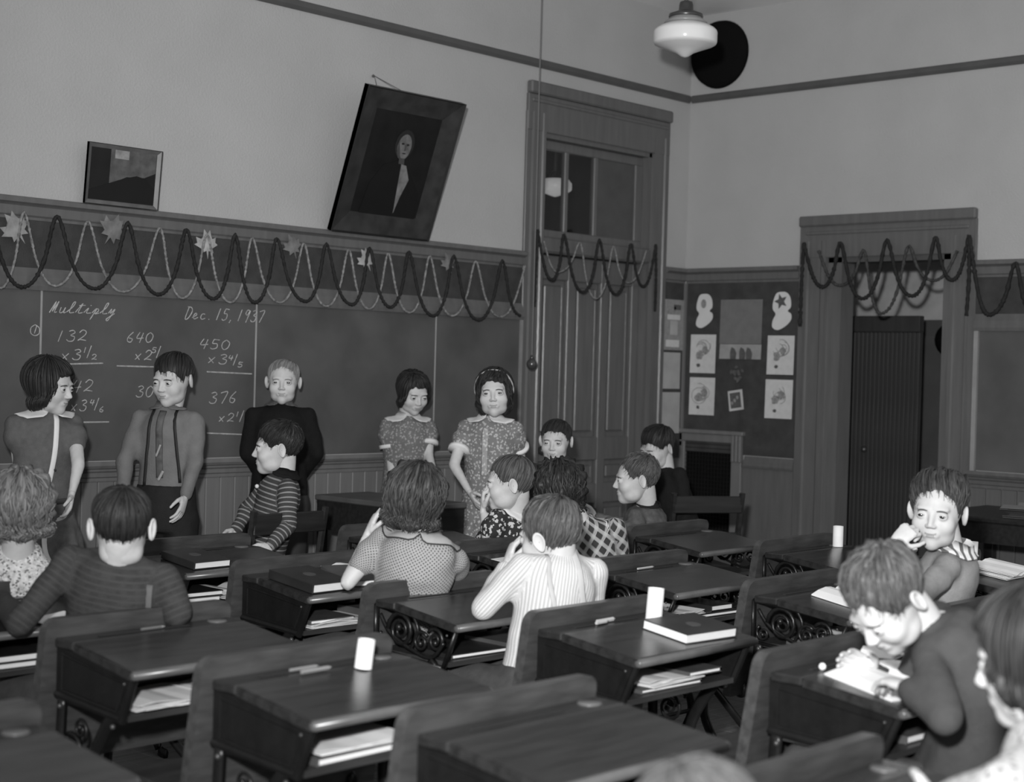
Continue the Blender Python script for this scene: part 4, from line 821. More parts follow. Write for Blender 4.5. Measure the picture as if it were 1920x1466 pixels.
# hair: cap that follows the skull plus combed locks
LINES = {'grown': [(0, 42), (25, 42), (48, 30), (62, 10), (74, 0), (82, 6), (100, 2), (112, -14), (140, -34), (180, -40)],
 'short': [(0, 52), (25, 50), (48, 38), (62, 14), (74, 4), (82, 18), (100, 18), (112, -4), (140, -22), (180, -28)],
 'fringe': [(0, 34), (25, 34), (48, 28), (62, 12), (74, 2), (82, 18), (100, 18), (112, -6), (140, -24), (180, -30)],
 'bob': [(0, 36), (20, 36), (38, 28), (50, 8), (60, -10), (90, -30), (180, -40)], 'bangs': [(0, 20), (25, 20), (42, 14), (52, 0), (62, -15), (90, -30), (180, -40)],
 'back': [(0, 40), (30, 40), (55, 30), (70, 14), (82, 10), (100, 6), (118, -16), (180, -30)]}
def hair(style, mat, parent, MW, length=0., thick=.014, seed=1, whorl=(-150, 62), curl=0., locks=220, vol=1., sweep=0.):
    rg = np.random.default_rng(seed); L = LINES[style]; la = np.radians([q[0] for q in L]); le = np.radians([q[1] for q in L])
    line = lambda az: np.interp(np.abs((az+np.pi) % (2*np.pi)-np.pi), la, le)+.045*np.sin(az*7+seed)+.03*np.sin(az*19+seed*3)
    hang = style in ('bob', 'bangs')
    wd = dirs(np.radians(whorl[0]), np.radians(whorl[1])) if not hang else dirs(np.radians(whorl[0]), np.radians(78.))
    ux = np.cross((0, 0, 1.), wd); ux = ux/np.linalg.norm(ux); uy = np.cross(wd, ux)
    na_, ns = 72, 22
    al = np.linspace(0, 2*np.pi, na_, endpoint=False)
    def path(al, smax_jit=0., n=ns):
        """directions from the whorl to the hairline along heading al"""
        th = np.linspace(0, np.radians(175), 90); t = th[None, :]
        hd = (al+0*sweep)[:, None]+sweep*t
        D = np.cos(t)[..., None]*wd+np.sin(t)[..., None]*(np.cos(hd)[..., None]*ux+np.sin(hd)[..., None]*uy)
        az = np.arctan2(D[..., 0], D[..., 1]); e = np.arcsin(np.clip(D[..., 2], -1, 1)); ok = e > line(az)
        stop = np.where(~ok, np.arange(90)[None, :], 999).min(1); stop = np.clip(stop, 3, 89)
        end = th[stop]*(1+smax_jit)
        s = np.linspace(0, 1, n); T = end[:, None]*s[None, :]; hd = al[:, None]+sweep*T
        return np.cos(T)[..., None]*wd+np.sin(T)[..., None]*(np.cos(hd)[..., None]*ux+np.sin(hd)[..., None]*uy), s
    def thickness(D, s):
        e = np.arcsin(np.clip(D[..., 2], -1, 1)); az = np.abs(np.arctan2(D[..., 0], D[..., 1]))
        side = np.clip((np.degrees(e)-5)/45, 0, 1); base = thick*(.22+.78*side) if not hang else thick*(.8+.2*side)
        if style in ('short', 'fringe', 'back', 'grown'): base = base*np.clip(1-(s-.55)/.45*.95, .05, 1)
        return base
    bm = bmesh.new(); D, s = path(al); S_ = np.broadcast_to(s, D.shape[:2]); r = skull_r(D.reshape(-1, 3)).reshape(D.shape[:2]); th = thickness(D, S_)
    th = th*(1+(.28*np.sin(al*17+seed)+.18*np.sin(al*31+2*seed))[:, None]*np.minimum(1, S_*3))
    if curl: th = th*(1+curl*np.sin(al[:, None]*9+S_*11+seed)*np.sin(S_*14-al[:, None]*5))
    Pn = D*(r+th*vol)[..., None]
    strands = [(Pn[i], s) for i in range(na_)]
    rows = []; st = []; rn = []
    for i in range(na_):
        pts = list(Pn[i]); az = math.atan2(D[i][-1][0], D[i][-1][1])
        if hang and length > 0 and abs(az) > math.radians(44):
            p0 = pts[-1].copy(); o = np.array((math.sin(az), math.cos(az), 0)); drop = length*(1 if abs(az) < 2.0 else .92); wig = .004*math.sin(i*2.1)
            for k in range(1, 9): u = k/8; pts.append(p0+np.array((0, 0, -drop*u))+o*(.012*math.sin(u*2.6)*vol-.022*u**2.5+wig*u)+(curl*.012*math.sin(6*u+i*.9)*o if curl else 0))
            q = pts[-1]-o*.012; pts += [q, q-o*.006+np.array((0, 0, .03))]
        else:
            e = pts[-1]; q = D[i][-1]*(r[i][-1]-.003); pts += [e+(q-e)*k/8 for k in range(1, 9)]; pts += [q*.99, q*.98]
        rows.append(pts)
    for i in range(na_):
        rows[i] = [bm.verts.new(p) for p in rows[i]]
    m_ = len(rows[0])
    for i in range(na_):
        for k in range(1, m_-1): bm.faces.new((rows[i][k], rows[(i+1) % na_][k], rows[(i+1) % na_][k+1], rows[i][k+1]))
        bm.faces.new((rows[i][0], rows[(i+1) % na_][1], rows[i][1])) if False else None
    c0 = bm.verts.new(wd*(skull_r(wd[None])[0]+thick*vol))
    for i in range(na_): bm.faces.new((c0, rows[(i+1) % na_][1], rows[i][1]))
    sv = {}; rv = {}
    for i in range(na_):
        for k in range(m_): sv[rows[i][k]] = al[i]; rv[rows[i][k]] = k/m_
    sv[c0] = 0; rv[c0] = 0
    # locks
    la_ = rg.uniform(0, 2*np.pi, locks); jit = rg.uniform(-.08, .10, locks) if not hang else np.zeros(locks); n = 9
    th = None; s0 = rg.uniform(.0, .55, locks)
    Dl, s = path(la_, jit, 24)
    rl = skull_r(Dl.reshape(-1, 3)).reshape(Dl.shape[:2])
    for i in range(locks):
        idx = np.linspace(s0[i]*23, 23, n); D_i = np.stack([np.interp(idx, np.arange(24), Dl[i][:, c]) for c in range(3)], -1); r_i = np.interp(idx, np.arange(24), rl[i])
        lift = rg.uniform(.75, 1.28); tk = thickness(D_i, np.linspace(s0[i], 1, n))
        pts = list(D_i*(r_i+tk*vol*lift+.0015)[:, None]); az = math.atan2(D_i[-1][0], D_i[-1][1]); o = np.array((math.sin(az), math.cos(az), 0))
        if curl:
            for k in range(n): pts[k] = pts[k]+np.cross(D_i[k], (0, 0, 1.))*curl*.010*math.sin(k*1.5+i)+D_i[k]*curl*.006*math.cos(k*1.9+i)
        if hang and length > 0 and abs(az) > math.radians(44):
            p0 = pts[-1]; dr = length*rg.uniform(.85, 1.08)
            for k in range(1, 7): u = k/6; pts.append(p0+np.array((0, 0, -dr*u))+o*(.013*math.sin(u*2.6)*vol-.018*u**2.5)+curl*.014*math.sin(5*u+i)*o+np.cross(o, (0, 0, 1.))*(rg.uniform(-.004, .004)+curl*.012*math.cos(5*u+2*i)))
        elif style in ('short', 'fringe', 'back', 'grown'):
            e = pts[-1]; dirn = e-pts[-2]; dirn = dirn/np.linalg.norm(dirn); fr_ = abs(az) < .9; pts.append(e+dirn*rg.uniform(.001, .016 if fr_ else .005)+D_i[-1]*rg.uniform(0, .006 if fr_ else .001))
        kk = len(pts); wdt = rg.uniform(.003, .0062)*(1 if hang else .62)
        rings = tube(bm, pts, [(wdt*max(.18, math.sin(math.pi*min(1, .18+.86*k/(kk-1)))), wdt*.5*max(.25, math.sin(math.pi*min(1, .18+.86*k/(kk-1))))) for k in range(kk)], 5, up=None)
        a_ = la_[i]+rg.uniform(-.5, .5)
        for k, ring in enumerate(rings):
            for v in ring: sv[v] = a_; rv[v] = k/kk
    bm.verts.index_update(); vs = list(bm.verts); S1 = [sv.get(v, 0.) for v in vs]; R1 = [rv.get(v, 0.) for v in vs]
    bmesh.ops.recalc_face_normals(bm, faces=bm.faces[:])
    me = bpy.data.meshes.new('hair'); bm.to_mesh(me); bm.free(); fattr(me, 'strand', S1); fattr(me, 'run', R1)
    setco(me, (np.array(MW)[:3, :3] @ coords(me).T).T+np.array(MW)[:3, 3])
    return link('hair', me, mat, parent, True)
def unit(v): v = np.array(v, float); return v/np.linalg.norm(v)
def facing(deg): a = math.radians(deg); return -FW*math.cos(a)+RT*math.sin(a)       # 0 looks at the photographer, +90 to the right
def hand_prims(bm, wr, dr, pn, side, curl, k=.86, spread=1., thumb=.9):
    """wr wrist, dr direction of the fingers, pn where the palm looks, side +1 thumb lies on cross(dr, pn)*side"""
    dr = unit(dr); pn = unit(np.array(pn)-dr*np.dot(pn, dr)); ac = np.cross(dr, pn)*side
    L = lambda x, y, z: wr+k*(ac*x+dr*y-pn*z)          # z+ = back of the hand
    tube(bm, [L(0, -.02, 0), L(0, .0, 0), L(.001, .03, 0), L(.002, .06, .001), L(.001, .082, .001)], [(.019*k, .0155*k), (.020*k, .0150*k), (.030*k, .0145*k), (.0345*k, .0125*k), (.0325*k, .0095*k)], 12, up=-pn)
    ball(bm, L(.024, .03, -.006), .015*k, 8)
    for q, (x, y, ln) in enumerate(((.0265, .080, .062), (.009, .085, .070), (-.0085, .083, .065), (-.0255, .076, .050))):
        c = curl[q] if hasattr(curl, '__len__') else curl; p = L(x, y-.012, 0); d = dr+ac*(x*2.4*spread); a = 0; pts = [p]; dd = unit(d)
        for sgm, (fr, ca) in enumerate(((.46, .75), (.30, 1.05), (.26, .75))):
            a += c*ca; pts.append(pts[-1]+k*(ln+(.012 if sgm == 0 else 0))*fr*(dd*math.cos(a)+pn*math.sin(a)))
        capsule(bm, pts[0], pts[1], .0088*k, .0080*k, 8); capsule(bm, pts[1], pts[2], .0080*k, .0073*k, 8); capsule(bm, pts[2], pts[3], .0073*k, .0062*k, 8)
    t0 = L(.022, .018, -.006); t1 = t0+k*.032*unit(ac*thumb+dr*.8+pn*.35); t2 = t1+k*.028*unit(ac*thumb*.45+dr+pn*.45); t3 = t2+k*.022*unit(ac*.1+dr+pn*.5)
    capsule(bm, t0, t1, .0125*k, .0098*k, 8); capsule(bm, t1, t2, .0098*k, .0085*k, 8); capsule(bm, t2, t3, .0085*k, .007*k, 8)
def person(label, head, hyaw, neck, pelvis, byaw=None, hpitch=0., hroll=0., hs=1., shl=None, shr=None, armL=None, armR=None, legdir=None, stand=False, top=None, bottom=None, hair_=None,
           gaze=(0, 0), sleeve='long', bulk=1., skirt=False, shw=.118, tilt=0., handL=None, handR=None, collar=None, extra=None, group='pupils', sl_len=.55, bvox=.010, bot_z=None, spine=None, brow=.07):
    byaw = hyaw if byaw is None else byaw
    root = empty('person', (0, 0, 0)); tag(root, label, 'person', group)
    org = np.array((pelvis[0], pelvis[1], 0.)); root.location = org
    head, neck, pelvis = head-org, neck-org, pelvis-org
    f = facing(byaw); up0 = unit(neck-pelvis); f = unit(f-up0*np.dot(f, up0)); right = np.cross(f, up0)
    # head
    hf = facing(hyaw); hr = np.cross(hf, (0, 0, 1.)); a = math.radians(hpitch); hf2 = hf*math.cos(a)-np.array((0, 0, 1.))*math.sin(a); hu = np.cross(hr, hf2)
    b = math.radians(hroll); hr2 = hr*math.cos(b)-hu*math.sin(b); hu2 = hr*math.sin(b)+hu*math.cos(b)
    MW = np.eye(4); MW[:3, 0] = hr2*hs; MW[:3, 1] = hf2*hs; MW[:3, 2] = hu2*hs; MW[:3, 3] = head
    HL = lambda p: head+hs*(hr2*p[0]+hf2*p[1]+hu2*p[2])
    Sr = (neck-up0*.050+right*shw+np.array((0, 0, -tilt))) if shr is None else shr-org
    Sl = (neck-up0*.050-right*shw+np.array((0, 0, tilt))) if shl is None else shl-org
    def limb(sh, arm, sgn):
        if arm is None: e = sh-np.array((0, 0, .225))+right*sgn*.045-f*.02; return e, e-np.array((0, 0, .19))+f*.06
        return arm[0]-org, arm[1]-org
    El, Wl = limb(Sl, armL, -1); Er, Wr = limb(Sr, armR, 1)
    lf = facing(byaw) if legdir is None else unit(legdir); lr = np.cross(lf, (0, 0, 1.))
    hips = [pelvis+lr*s*.07+np.array((0, 0, -.02)) for s in (-1, 1)]
    if stand:
        knees = [np.array((h[0], h[1], .37))+lf*.015 for h in hips]; ank = [np.array((h[0], h[1], .065))-lf*.01 for h in hips]
    else:
        knees = [h+lf*.34+lr*s*.035+np.array((0, 0, .01)) for h, s in zip(hips, (-1, 1))]; ank = [np.array((k[0], k[1], .07))-lf*.03 for k in knees]
    C1 = pelvis+(neck-pelvis)*.55 if spine is None else spine-org
    axis = crom([pelvis, C1, neck], 8)
    def torso(bm, g, lowz=0.):
        sec = [(0, .128, .095), (.18, .118, .088), (.38, .114, .084), (.58, .120, .090), (.76, .122, .090), (.88, .100, .076), (.95, .070, .060), (1.0, .047, .047)]
        pts = []; rad = []
        for t, w_, d_ in sec:
            q = axis[min(len(axis)-1, int(round(t*(len(axis)-1))))]; pts.append(q); rad.append((w_*bulk+g, d_*bulk+g))
        pts.insert(0, pts[0]-up0*.06); rad.insert(0, (.10*bulk+g, .075*bulk+g))
        pts += [neck+up0*.018]; rad += [(.046+g, .046+g)]
        tube(bm, pts, rad, 18, up=f)
        for s_ in (Sl, Sr):
            capsule(bm, s_, neck-up0*.040, .036*bulk+g*.6, .046*bulk+g*.6)
        capsule(bm, Sl, Sr, .036*bulk+g*.6, .036*bulk+g*.6)
    def arm(bm, g, part=1., sh0=0.):
        for s_, e_, w_ in ((Sl, El, Wl), (Sr, Er, Wr)):
            if part <= 1.: 
                capsule(bm, s_, s_+(e_-s_)*part, .036+g, (.036+(.029-.036)*part)+g)
            else:
                capsule(bm, s_, e_, .037+g, .031+g); q = part-1; capsule(bm, e_, e_+(w_-e_)*q, .031+g, .031+(.020-.031)*q+g)
    bm = bmesh.new(); torso(bm, -.010); arm(bm, -.004, 2.)
    for s_, h, k, an in zip((-1, 1), hips, knees, ank):
        capsule(bm, h, k, .066, .046); capsule(bm, k, an, .044, .030); capsule(bm, an, an+lf*.12-np.array((0, 0, .03)), .032, .026)
    body = remesh(bm, .011, 5)
    bmj = bmesh.new(); bmj.from_mesh(body); bpy.data.meshes.remove(body)
    # neck, then head, hands
    nb = neck-up0*.05; nt = HL((0, -.033, .004)); nm = (nb+nt)/2+(HL((0, -.03, 0))-HL((0, 0, 0)))*.2
    tube(bmj, crom([nb, nm, nt], 5), [.050, .049, .0475, .0465, .046, .046, .046, .0465, .0465, .043, .034], 20)
    hm = HEADME[not (hair_ and hair_['style'] in ('bob', 'bangs'))].copy(); setco(hm, (MW[:3, :3] @ coords(hm).T).T+head); n0 = len(bmj.faces); bmj.from_mesh(hm); bpy.data.meshes.remove(hm)
    hb = bmesh.new()
    for (w_, e_, hd, sg) in ((Wl, El, handL, -1), (Wr, Er, handR, 1)):
        d0 = unit(w_-e_)
        dr, pn, cu = (d0, -right*sg, .35) if hd is None else (np.array(hd[0]), np.array(hd[1]), hd[2])
        hand_prims(hb, w_+unit(d0)*.005, dr, pn, sg, cu, thumb=.9 if hd is None or len(hd) < 4 else hd[3])
    hm = remesh(hb, .0028, 3, .4); bmj.from_mesh(hm); bpy.data.meshes.remove(hm)
    me = bpy.data.meshes.new('body'); bmj.to_mesh(me); bmj.free(); link('body', me, [m_skin, m_lip], root, True)
    # eyes and brows
    for s_ in (-1, 1):
        bm = bmesh.new(); r = bmesh.ops.create_uvsphere(bm, u_segments=20, v_segments=14, radius=.0116*hs)
        g = unit(hf2+hr2*math.tan(math.radians(gaze[0]))-hu2*math.tan(math.radians(gaze[1]))); zz = Vector((0, 0, 1)).rotation_difference(Vector(g)).to_matrix()
        for q in bm.faces: q.material_index = 1 if q.calc_center_median().normalized().z > .76 else 0
        for v in bm.verts: v.co = zz @ v.co+Vector(HL((s_*.031, .0735, 0)))
        obj('eye', bm, [m_eyew, m_iris], root, True)
        bm = bmesh.new(); pp = [HL(q) for q in BROW[s_]]
        n = len(pp); tube(bm, pp, [(.0032*math.sin(math.pi*(.12+.8*i/n)), .0018) for i in range(n)], 6, up=hf2); obj('eyebrow', bm, M('brow%03d' % int(brow*1000), brow, .8), root, True)
    if hair_:
        hk = dict(hair_); hair(hk.pop('style'), hk.pop('mat'), root, MW, **hk)
    # clothes
    bm = bmesh.new(); torso(bm, .004); g = .010
    if sleeve == 'long': arm(bm, g*.7, 1.95)
    elif sleeve == 'half': arm(bm, g, 1.0)
    else:
        arm(bm, g*.6, sl_len)
        for s_, e_ in ((Sl, El), (Sr, Er)): ball(bm, s_+(e_-s_)*sl_len*.55, (.052, .052, .050), 10)
    if skirt:
        hem = .40; wz = pelvis+up0*.06
        tube(bm, [wz+up0*.03, wz, np.array((wz[0], wz[1], pelvis[2]-.05)), np.array((wz[0], wz[1], .58)), np.array((wz[0], wz[1], hem))], [(.10, .075), (.118, .09), (.155, .125), (.18, .15), (.20, .17)], 20, up=f)
    cm = remesh(bm, bvox, 5); co = coords(cm)
    segs = [(pelvis-up0*.3, neck+up0*.02, .11), (Sl, El, .045), (El, Wl, .04), (Sr, Er, .045), (Er, Wr, .04)]
    best = np.full(len(co), 9e9); al = np.zeros(len(co)); ar = np.zeros(len(co))
    for i, (a_, b_, rr) in enumerate(segs):
        ax = b_-a_; L2 = ax@ax; t = ((co-a_)@ax)/L2; tc = np.clip(t, 0, 1); d = np.linalg.norm(co-a_-tc[:, None]*ax, axis=1)/rr
        u_ = unit(ax); e1 = unit(np.cross(u_, f) if abs(u_@f) < .9 else np.cross(u_, up0)); e2 = np.cross(u_, e1); rel = co-a_; ang = np.arctan2(rel@e1, rel@e2)
        m = d < best; best[m] = d[m]; al[m] = (t*math.sqrt(L2))[m]+(.0 if i < 3 else .0)+(i in (2, 4))*np.linalg.norm(El-Sl); ar[m] = (ang*rr*1.05)[m]
    # soft folds
    nrm = np.empty(len(co)*3, np.float32); cm.vertices.foreach_get('normal', nrm); nrm = nrm.reshape(-1, 3)
    sd = (sum(map(ord, label)) % 100)*.37
    fold = .0022*np.sin(co[:, 2]*38+5*np.sin(co[:, 0]*11+sd)+3*np.sin(co[:, 1]*13))+.0016*np.sin(co[:, 0]*47+4*np.sin(co[:, 2]*17+sd))
    if skirt: ang = np.arctan2((co-pelvis)@right, (co-pelvis)@f); fold = fold+np.clip((pelvis[2]+.02-co[:, 2])/.3, 0, 1)*.010*np.sin(ang*14)
    setco(cm, co+nrm*fold[:, None]); fattr(cm, 'along', al); fattr(cm, 'around', ar)
    tname = top[0]; cl = link(tname, cm, top[1], root, True)
    bvh = BVHTree.FromPolygons([Vector(v) for v in coords(cm)], [tuple(p.vertices) for p in cm.polygons])
    if bottom:
        bm = bmesh.new(); wz = pelvis+up0*(.05 if bot_z is None else bot_z)
        tube(bm, [wz, pelvis, pelvis-np.array((0, 0, .07))], [(.126*bulk, .096*bulk), (.138*bulk, .106*bulk), (.13, .10)], 16, up=f)
        for h, k, an in zip(hips, knees, ank):
            capsule(bm, h, k, .079, .062)
            if bottom[0] == 'trousers': capsule(bm, k, an, .060, .048)
        link(bottom[0], remesh(bm, .012, 4), bottom[1], root, True)
    for an in ank:
        bm = bmesh.new(); q = np.array((an[0], an[1], 0)); tube(bm, [q-lf*.05+np.array((0, 0, .035)), q+np.array((0, 0, .045)), q+lf*.06+np.array((0, 0, .038)), q+lf*.12+np.array((0, 0, .028)), q+lf*.155+np.array((0, 0, .018))], [(.022, .030), (.034, .042), (.037, .036), (.036, .026), (.018, .014)], 12, up=(0, 0, 1.)); obj('shoe', bm, M('shoe_leather', .02, .35, spec=.5), root, True)
    ctx = dict(root=root, bvh=bvh, f=f, up=up0, right=right, neck=neck, pelvis=pelvis, Sl=Sl, Sr=Sr, El=El, Er=Er, Wl=Wl, Wr=Wr, org=org, HL=HL, hf=hf2, hu=hu2, hr=hr2, axis=axis, MW=MW)
    if collar: make_collar(ctx, **collar)
    if extra: extra(ctx)
    return ctx
def drape(ctx, p, d, off):
    h = ctx['bvh'].ray_cast(Vector(p), Vector(unit(d)))
    return None if h[0] is None else np.array(h[0])-unit(d)*off
def make_collar(c, kind='peter', mat=None, w=.055, gap=16, r0=.050, trim=None, th=.0035):
    """flat collar laid over the garment around the neck"""
    n = 40; bm = bmesh.new(); rows = []
    for i in range(n+1):
        a = math.radians(gap/2+(360-gap)*i/n); dirn = c['f']*math.cos(a)+c['right']*math.sin(a); fr = abs(((math.degrees(a)+180) % 360)-180)
        ww = w*(1-.55*math.exp(-((fr-gap/2)/9)**2)); ww *= (1-.5*math.exp(-((fr-180)/7)**2)) if kind == 'peter' else 1
        row = []
        for k in range(5):
            r = (r0+ww*k/4)*(1-.26*abs(math.cos(a))*k/4); p = c['neck']+dirn*r+c['up']*.20; q = drape(c, p, -c['up'], .006 if k < 4 else .003)
            fb = .012-.62*max(0, r-.045)*(1 if abs(math.cos(a)) > .5 else .8); hq = -9 if q is None else float(np.dot(q-c['neck'], c['up']))
            q = c['neck']+dirn*r+c['up']*max(fb, min(hq, .03))
            if k == 0: q = c['neck']+dirn*r0*.98+c['up']*max(.012, min(.03, np.dot(q-c['neck'], c['up'])+.012))
            row.append(q)
        rows.append(row)
    va = [[bm.verts.new(p) for p in r] for r in rows]; vb = [[bm.verts.new(p+c['up']*th) for p in r] for r in rows]
    for i in range(n):
        for k in range(4): bm.faces.new((va[i][k], va[i][k+1], va[i+1][k+1], va[i+1][k])); bm.faces.new((vb[i][k], vb[i+1][k], vb[i+1][k+1], vb[i][k+1]))
        bm.faces.new((va[i][4], vb[i][4], vb[i+1][4], va[i+1][4])); bm.faces.new((va[i][0], va[i+1][0], vb[i+1][0], vb[i][0]))
    for i in (0, n):
        for k in range(4): bm.faces.new((va[i][k], vb[i][k], vb[i][k+1], va[i][k+1]))
    col = obj('collar', bm, mat, c['root'], True)
    if trim: bm = bmesh.new(); tube(bm, [r[4]+c['up']*.003 for r in rows], .0025, 5); obj('piping', bm, trim, col)
    return col
def ribbon(c, name, pts, w, mat, d, off=.004, th=.003, k=5):
    """band pressed onto the garment; pts in (right, up-from-pelvis) metres, seen along d"""
    pp = []
    for q in crom([np.array((a, b, 0.)) for a, b in pts], k):
        s = c['pelvis']+c['right']*q[0]+c['up']*q[1]-unit(d)*.5; h = drape(c, s, d, off)
        if h is not None: pp.append(h)
    if len(pp) < 2: return
    bm = bmesh.new(); tube(bm, pp, [(w/2, th)]*len(pp), 8, up=-unit(d)); return obj(name, bm, mat, c['root'], True)
def cuffs(c, mat, t=.55, r=.052, w=.018):
    for s, e in ((c['Sl'], c['El']), (c['Sr'], c['Er'])):
        d = unit(e-s); p = s+(e-s)*(t+.09); bm = bmesh.new(); tube(bm, [p-d*w*.5, p+d*w*.5], [r, r*.98], 18); obj('cuff', bm, mat, c['root'], True)
def button(c, p, mat, r=.006):
    bm = bmesh.new(); ball(bm, p, r, 6); obj('button', bm, mat, c['root'], True)
# ---------------------------------------------------------------- the pupils, one by one
F_WHITE = M('white_collar_cloth', .66, .8, .04, 40)
def seat(c, k): X, Y = DESKS[(c, k)]; return np.array((X, Y+.56, .475))
def stand_at(n): return np.array((n[0], n[1], .74))
Zu = np.array((0, 0, 1.)); FY = np.array((0, 1., 0))
T_BLACK = M('trouser_cloth', .012, .8, .2, 30, bump=.2, bscale=200); T_GREY = M('knickers_cloth', .05, .85, .2, 30, bump=.2, bscale=200)
def floral(n, c, c2, sc_, thr): return M(n, c, .85, .1, 30, bump=.1, bscale=200, fn=pat_flowers(sc_, thr, c2))
def wool(n, c, var=.12, fn=None): return M(n, c, .9, var, 45, bump=.35, bscale=320, spec=.15, fn=fn)
# --- girl at the left of the blackboard
def x1(c):
    d = -c['f']; ribbon(c, 'placket', [(-.02, .43), (-.005, .28), (.012, .16), (.03, .02), (.035, -.10), (.0, -.17), (-.05, -.185)], .022, F_WHITE, d)
    ribbon(c, 'belt', [(-.11, .10), (0, .095), (.11, .10)], .02, M('belt_dark', .05, .6), d, .005)
    for y in (.22,): button(c, c['pelvis']+c['f']*.118+c['up']*y+c['right']*.0, M('dark_button', .03, .4), .005)
n = P(84, 772, 6.03)
person('girl in a dark dress with white collar and white front band, by the left blackboard', P(92, 724, 6.0), 78, n, stand_at(n), 38, hpitch=8, stand=True, skirt=True, sleeve='puff', sl_len=.5, top=('dress', wool('dark_dress', .11)),
  armL=(P(147, 872, 5.95), P(134, 928, 5.88)), armR=(P(36, 868, 6.0), P(62, 905, 5.85)), hair_=dict(style='bob', mat=H_DARK, length=.055, thick=.016, seed=3, whorl=(120, 78)), collar=dict(mat=F_WHITE, w=.07, gap=14), extra=x1, hs=1.0)
# --- boy with braces
def x2(c):
    d = -c['f']; mb = M('brace_dark', .012, .6)
    ribbon(c, 'suspender', [(-.050, .45), (-.066, .30), (-.082, .14)], .014, mb, d, .003); ribbon(c, 'suspender', [(.046, .45), (.056, .30), (.072, .12)], .014, mb, d, .003)
    ribbon(c, 'necktie', [(.0, .44), (.004, .36), (.0, .22), (.0, .16)], .030, M('tie_cloth', .085, .7, .4, 30), d, .004, .003); ribbon(c, 'tie_stripe', [(-.005, .30), (.012, .25)], .009, M('tie_pale', .30, .7), d, .011, .002); ribbon(c, 'tie_stripe', [(-.018, .19), (.004, .15)], .012, M('tie_pale', .30, .7), d, .011, .002)
n = P(315, 766, 6.55)
person('dark-haired boy in a grey shirt with suspenders and tie at the blackboard', P(324, 714, 6.52), -22, n, stand_at(n), -6, hpitch=8, stand=True, top=('shirt', M('grey_shirt', .15, .85, .1, 20, bump=.2, bscale=120)), bottom=('trousers', T_BLACK), bot_z=.13,
  armL=(P(366, 866, 6.5), P(348, 930, 6.43)), armR=(P(234, 866, 6.5), P(231, 928, 6.45)), hair_=dict(style='fringe', mat=H_DARK, thick=.017, seed=5, whorl=(-165, 60), sweep=.35), collar=dict(mat=M('grey_shirt', .15), w=.035, gap=20, r0=.048), extra=x2, brow=.03)
# --- blond boy in black sweater
n = P(527, 760, 7.25)
person('short-haired blond boy in a black sweater, hands behind his back, at the blackboard', P(531, 717, 7.22), 4, n, stand_at(n), 8, stand=True, hs=.97, shw=.125, bulk=1.08, top=('sweater', wool('black_sweater', .010)), bottom=('trousers', M('mid_trousers', .03, .85)),
  armL=(P(594, 850, 7.25), P(556, 903, 7.38)), armR=(P(463, 850, 7.22), P(497, 900, 7.36)), hair_=dict(style='short', mat=H_LIGHT, thick=.009, seed=8, locks=190), collar=dict(mat=M('checked_collar', .10, .85, .5, 150), w=.032, gap=24, r0=.047), brow=.2)
# --- girl with lowered head, print dress
def xcuff(c): cuffs(c, F_WHITE, .5, .050)
n = P(765, 782, 7.78)
person('girl in a print dress looking down, between the blond boy and the headband girl', P(774, 736, 7.72), 30, n, stand_at(n), 12, hpitch=20, stand=True, skirt=True, sleeve='puff', sl_len=.5, top=('dress', floral('print_dress', .14, .30, 75, .36)), shw=.108,
  armL=(P(803, 852, 7.75), P(816, 893, 7.62)), armR=(P(733, 862, 7.75), P(738, 925, 7.62)), hair_=dict(style='bob', mat=H_DARK, length=.045, thick=.013, seed=11, whorl=(60, 78)), collar=dict(mat=F_WHITE, w=.07, gap=30), extra=xcuff, hs=.98)
# --- girl with headband
def x6(c):
    cuffs(c, F_WHITE, .5, .052); bm = bmesh.new(); pts = []
    for a in np.linspace(-1.62, 1.62, 25): D_ = unit((math.sin(a), .38*math.cos(a)+.08, math.cos(a)*.95+.02)); pts.append(c['HL'](D_*(skull_r(D_[None])[0]+.016)))
    tube(bm, pts, [(.006, .0028)]*25, 6, up=c['hf']); obj('headband', bm, M('pale_band', .36, .5, .4, 60), c['root'], True)
    bm = bmesh.new(); p = [c['neck']+c['f']*.115-c['up']*z+c['right']*.005 for z in (.05, .12, .20, .28)]
    ribbon(c, 'placket', [(.0, .38), (.0, .28), (0, .16)], .03, floral('print_light', .30, .5, 75, .4), -c['f'], .002, .002)
n = P(920, 784, 7.2)
person('smiling girl with a headband and pale print dress with white cuffs', P(927, 737, 7.15), -4, n, stand_at(n), -14, hroll=4, stand=True, skirt=True, sleeve='puff', sl_len=.52, top=('dress', floral('pale_print_dress', .17, .40, 70, .38)), shw=.118,
  armR=(P(851, 872, 7.12), P(882, 925, 7.0)), armL=(P(976, 862, 7.28), P(984, 905, 7.25)), hair_=dict(style='bob', mat=H_DARK, length=.055, thick=.014, seed=13, whorl=(-80, 78), curl=.25), collar=dict(mat=F_WHITE, w=.066, gap=16), extra=x6, hs=1.04)
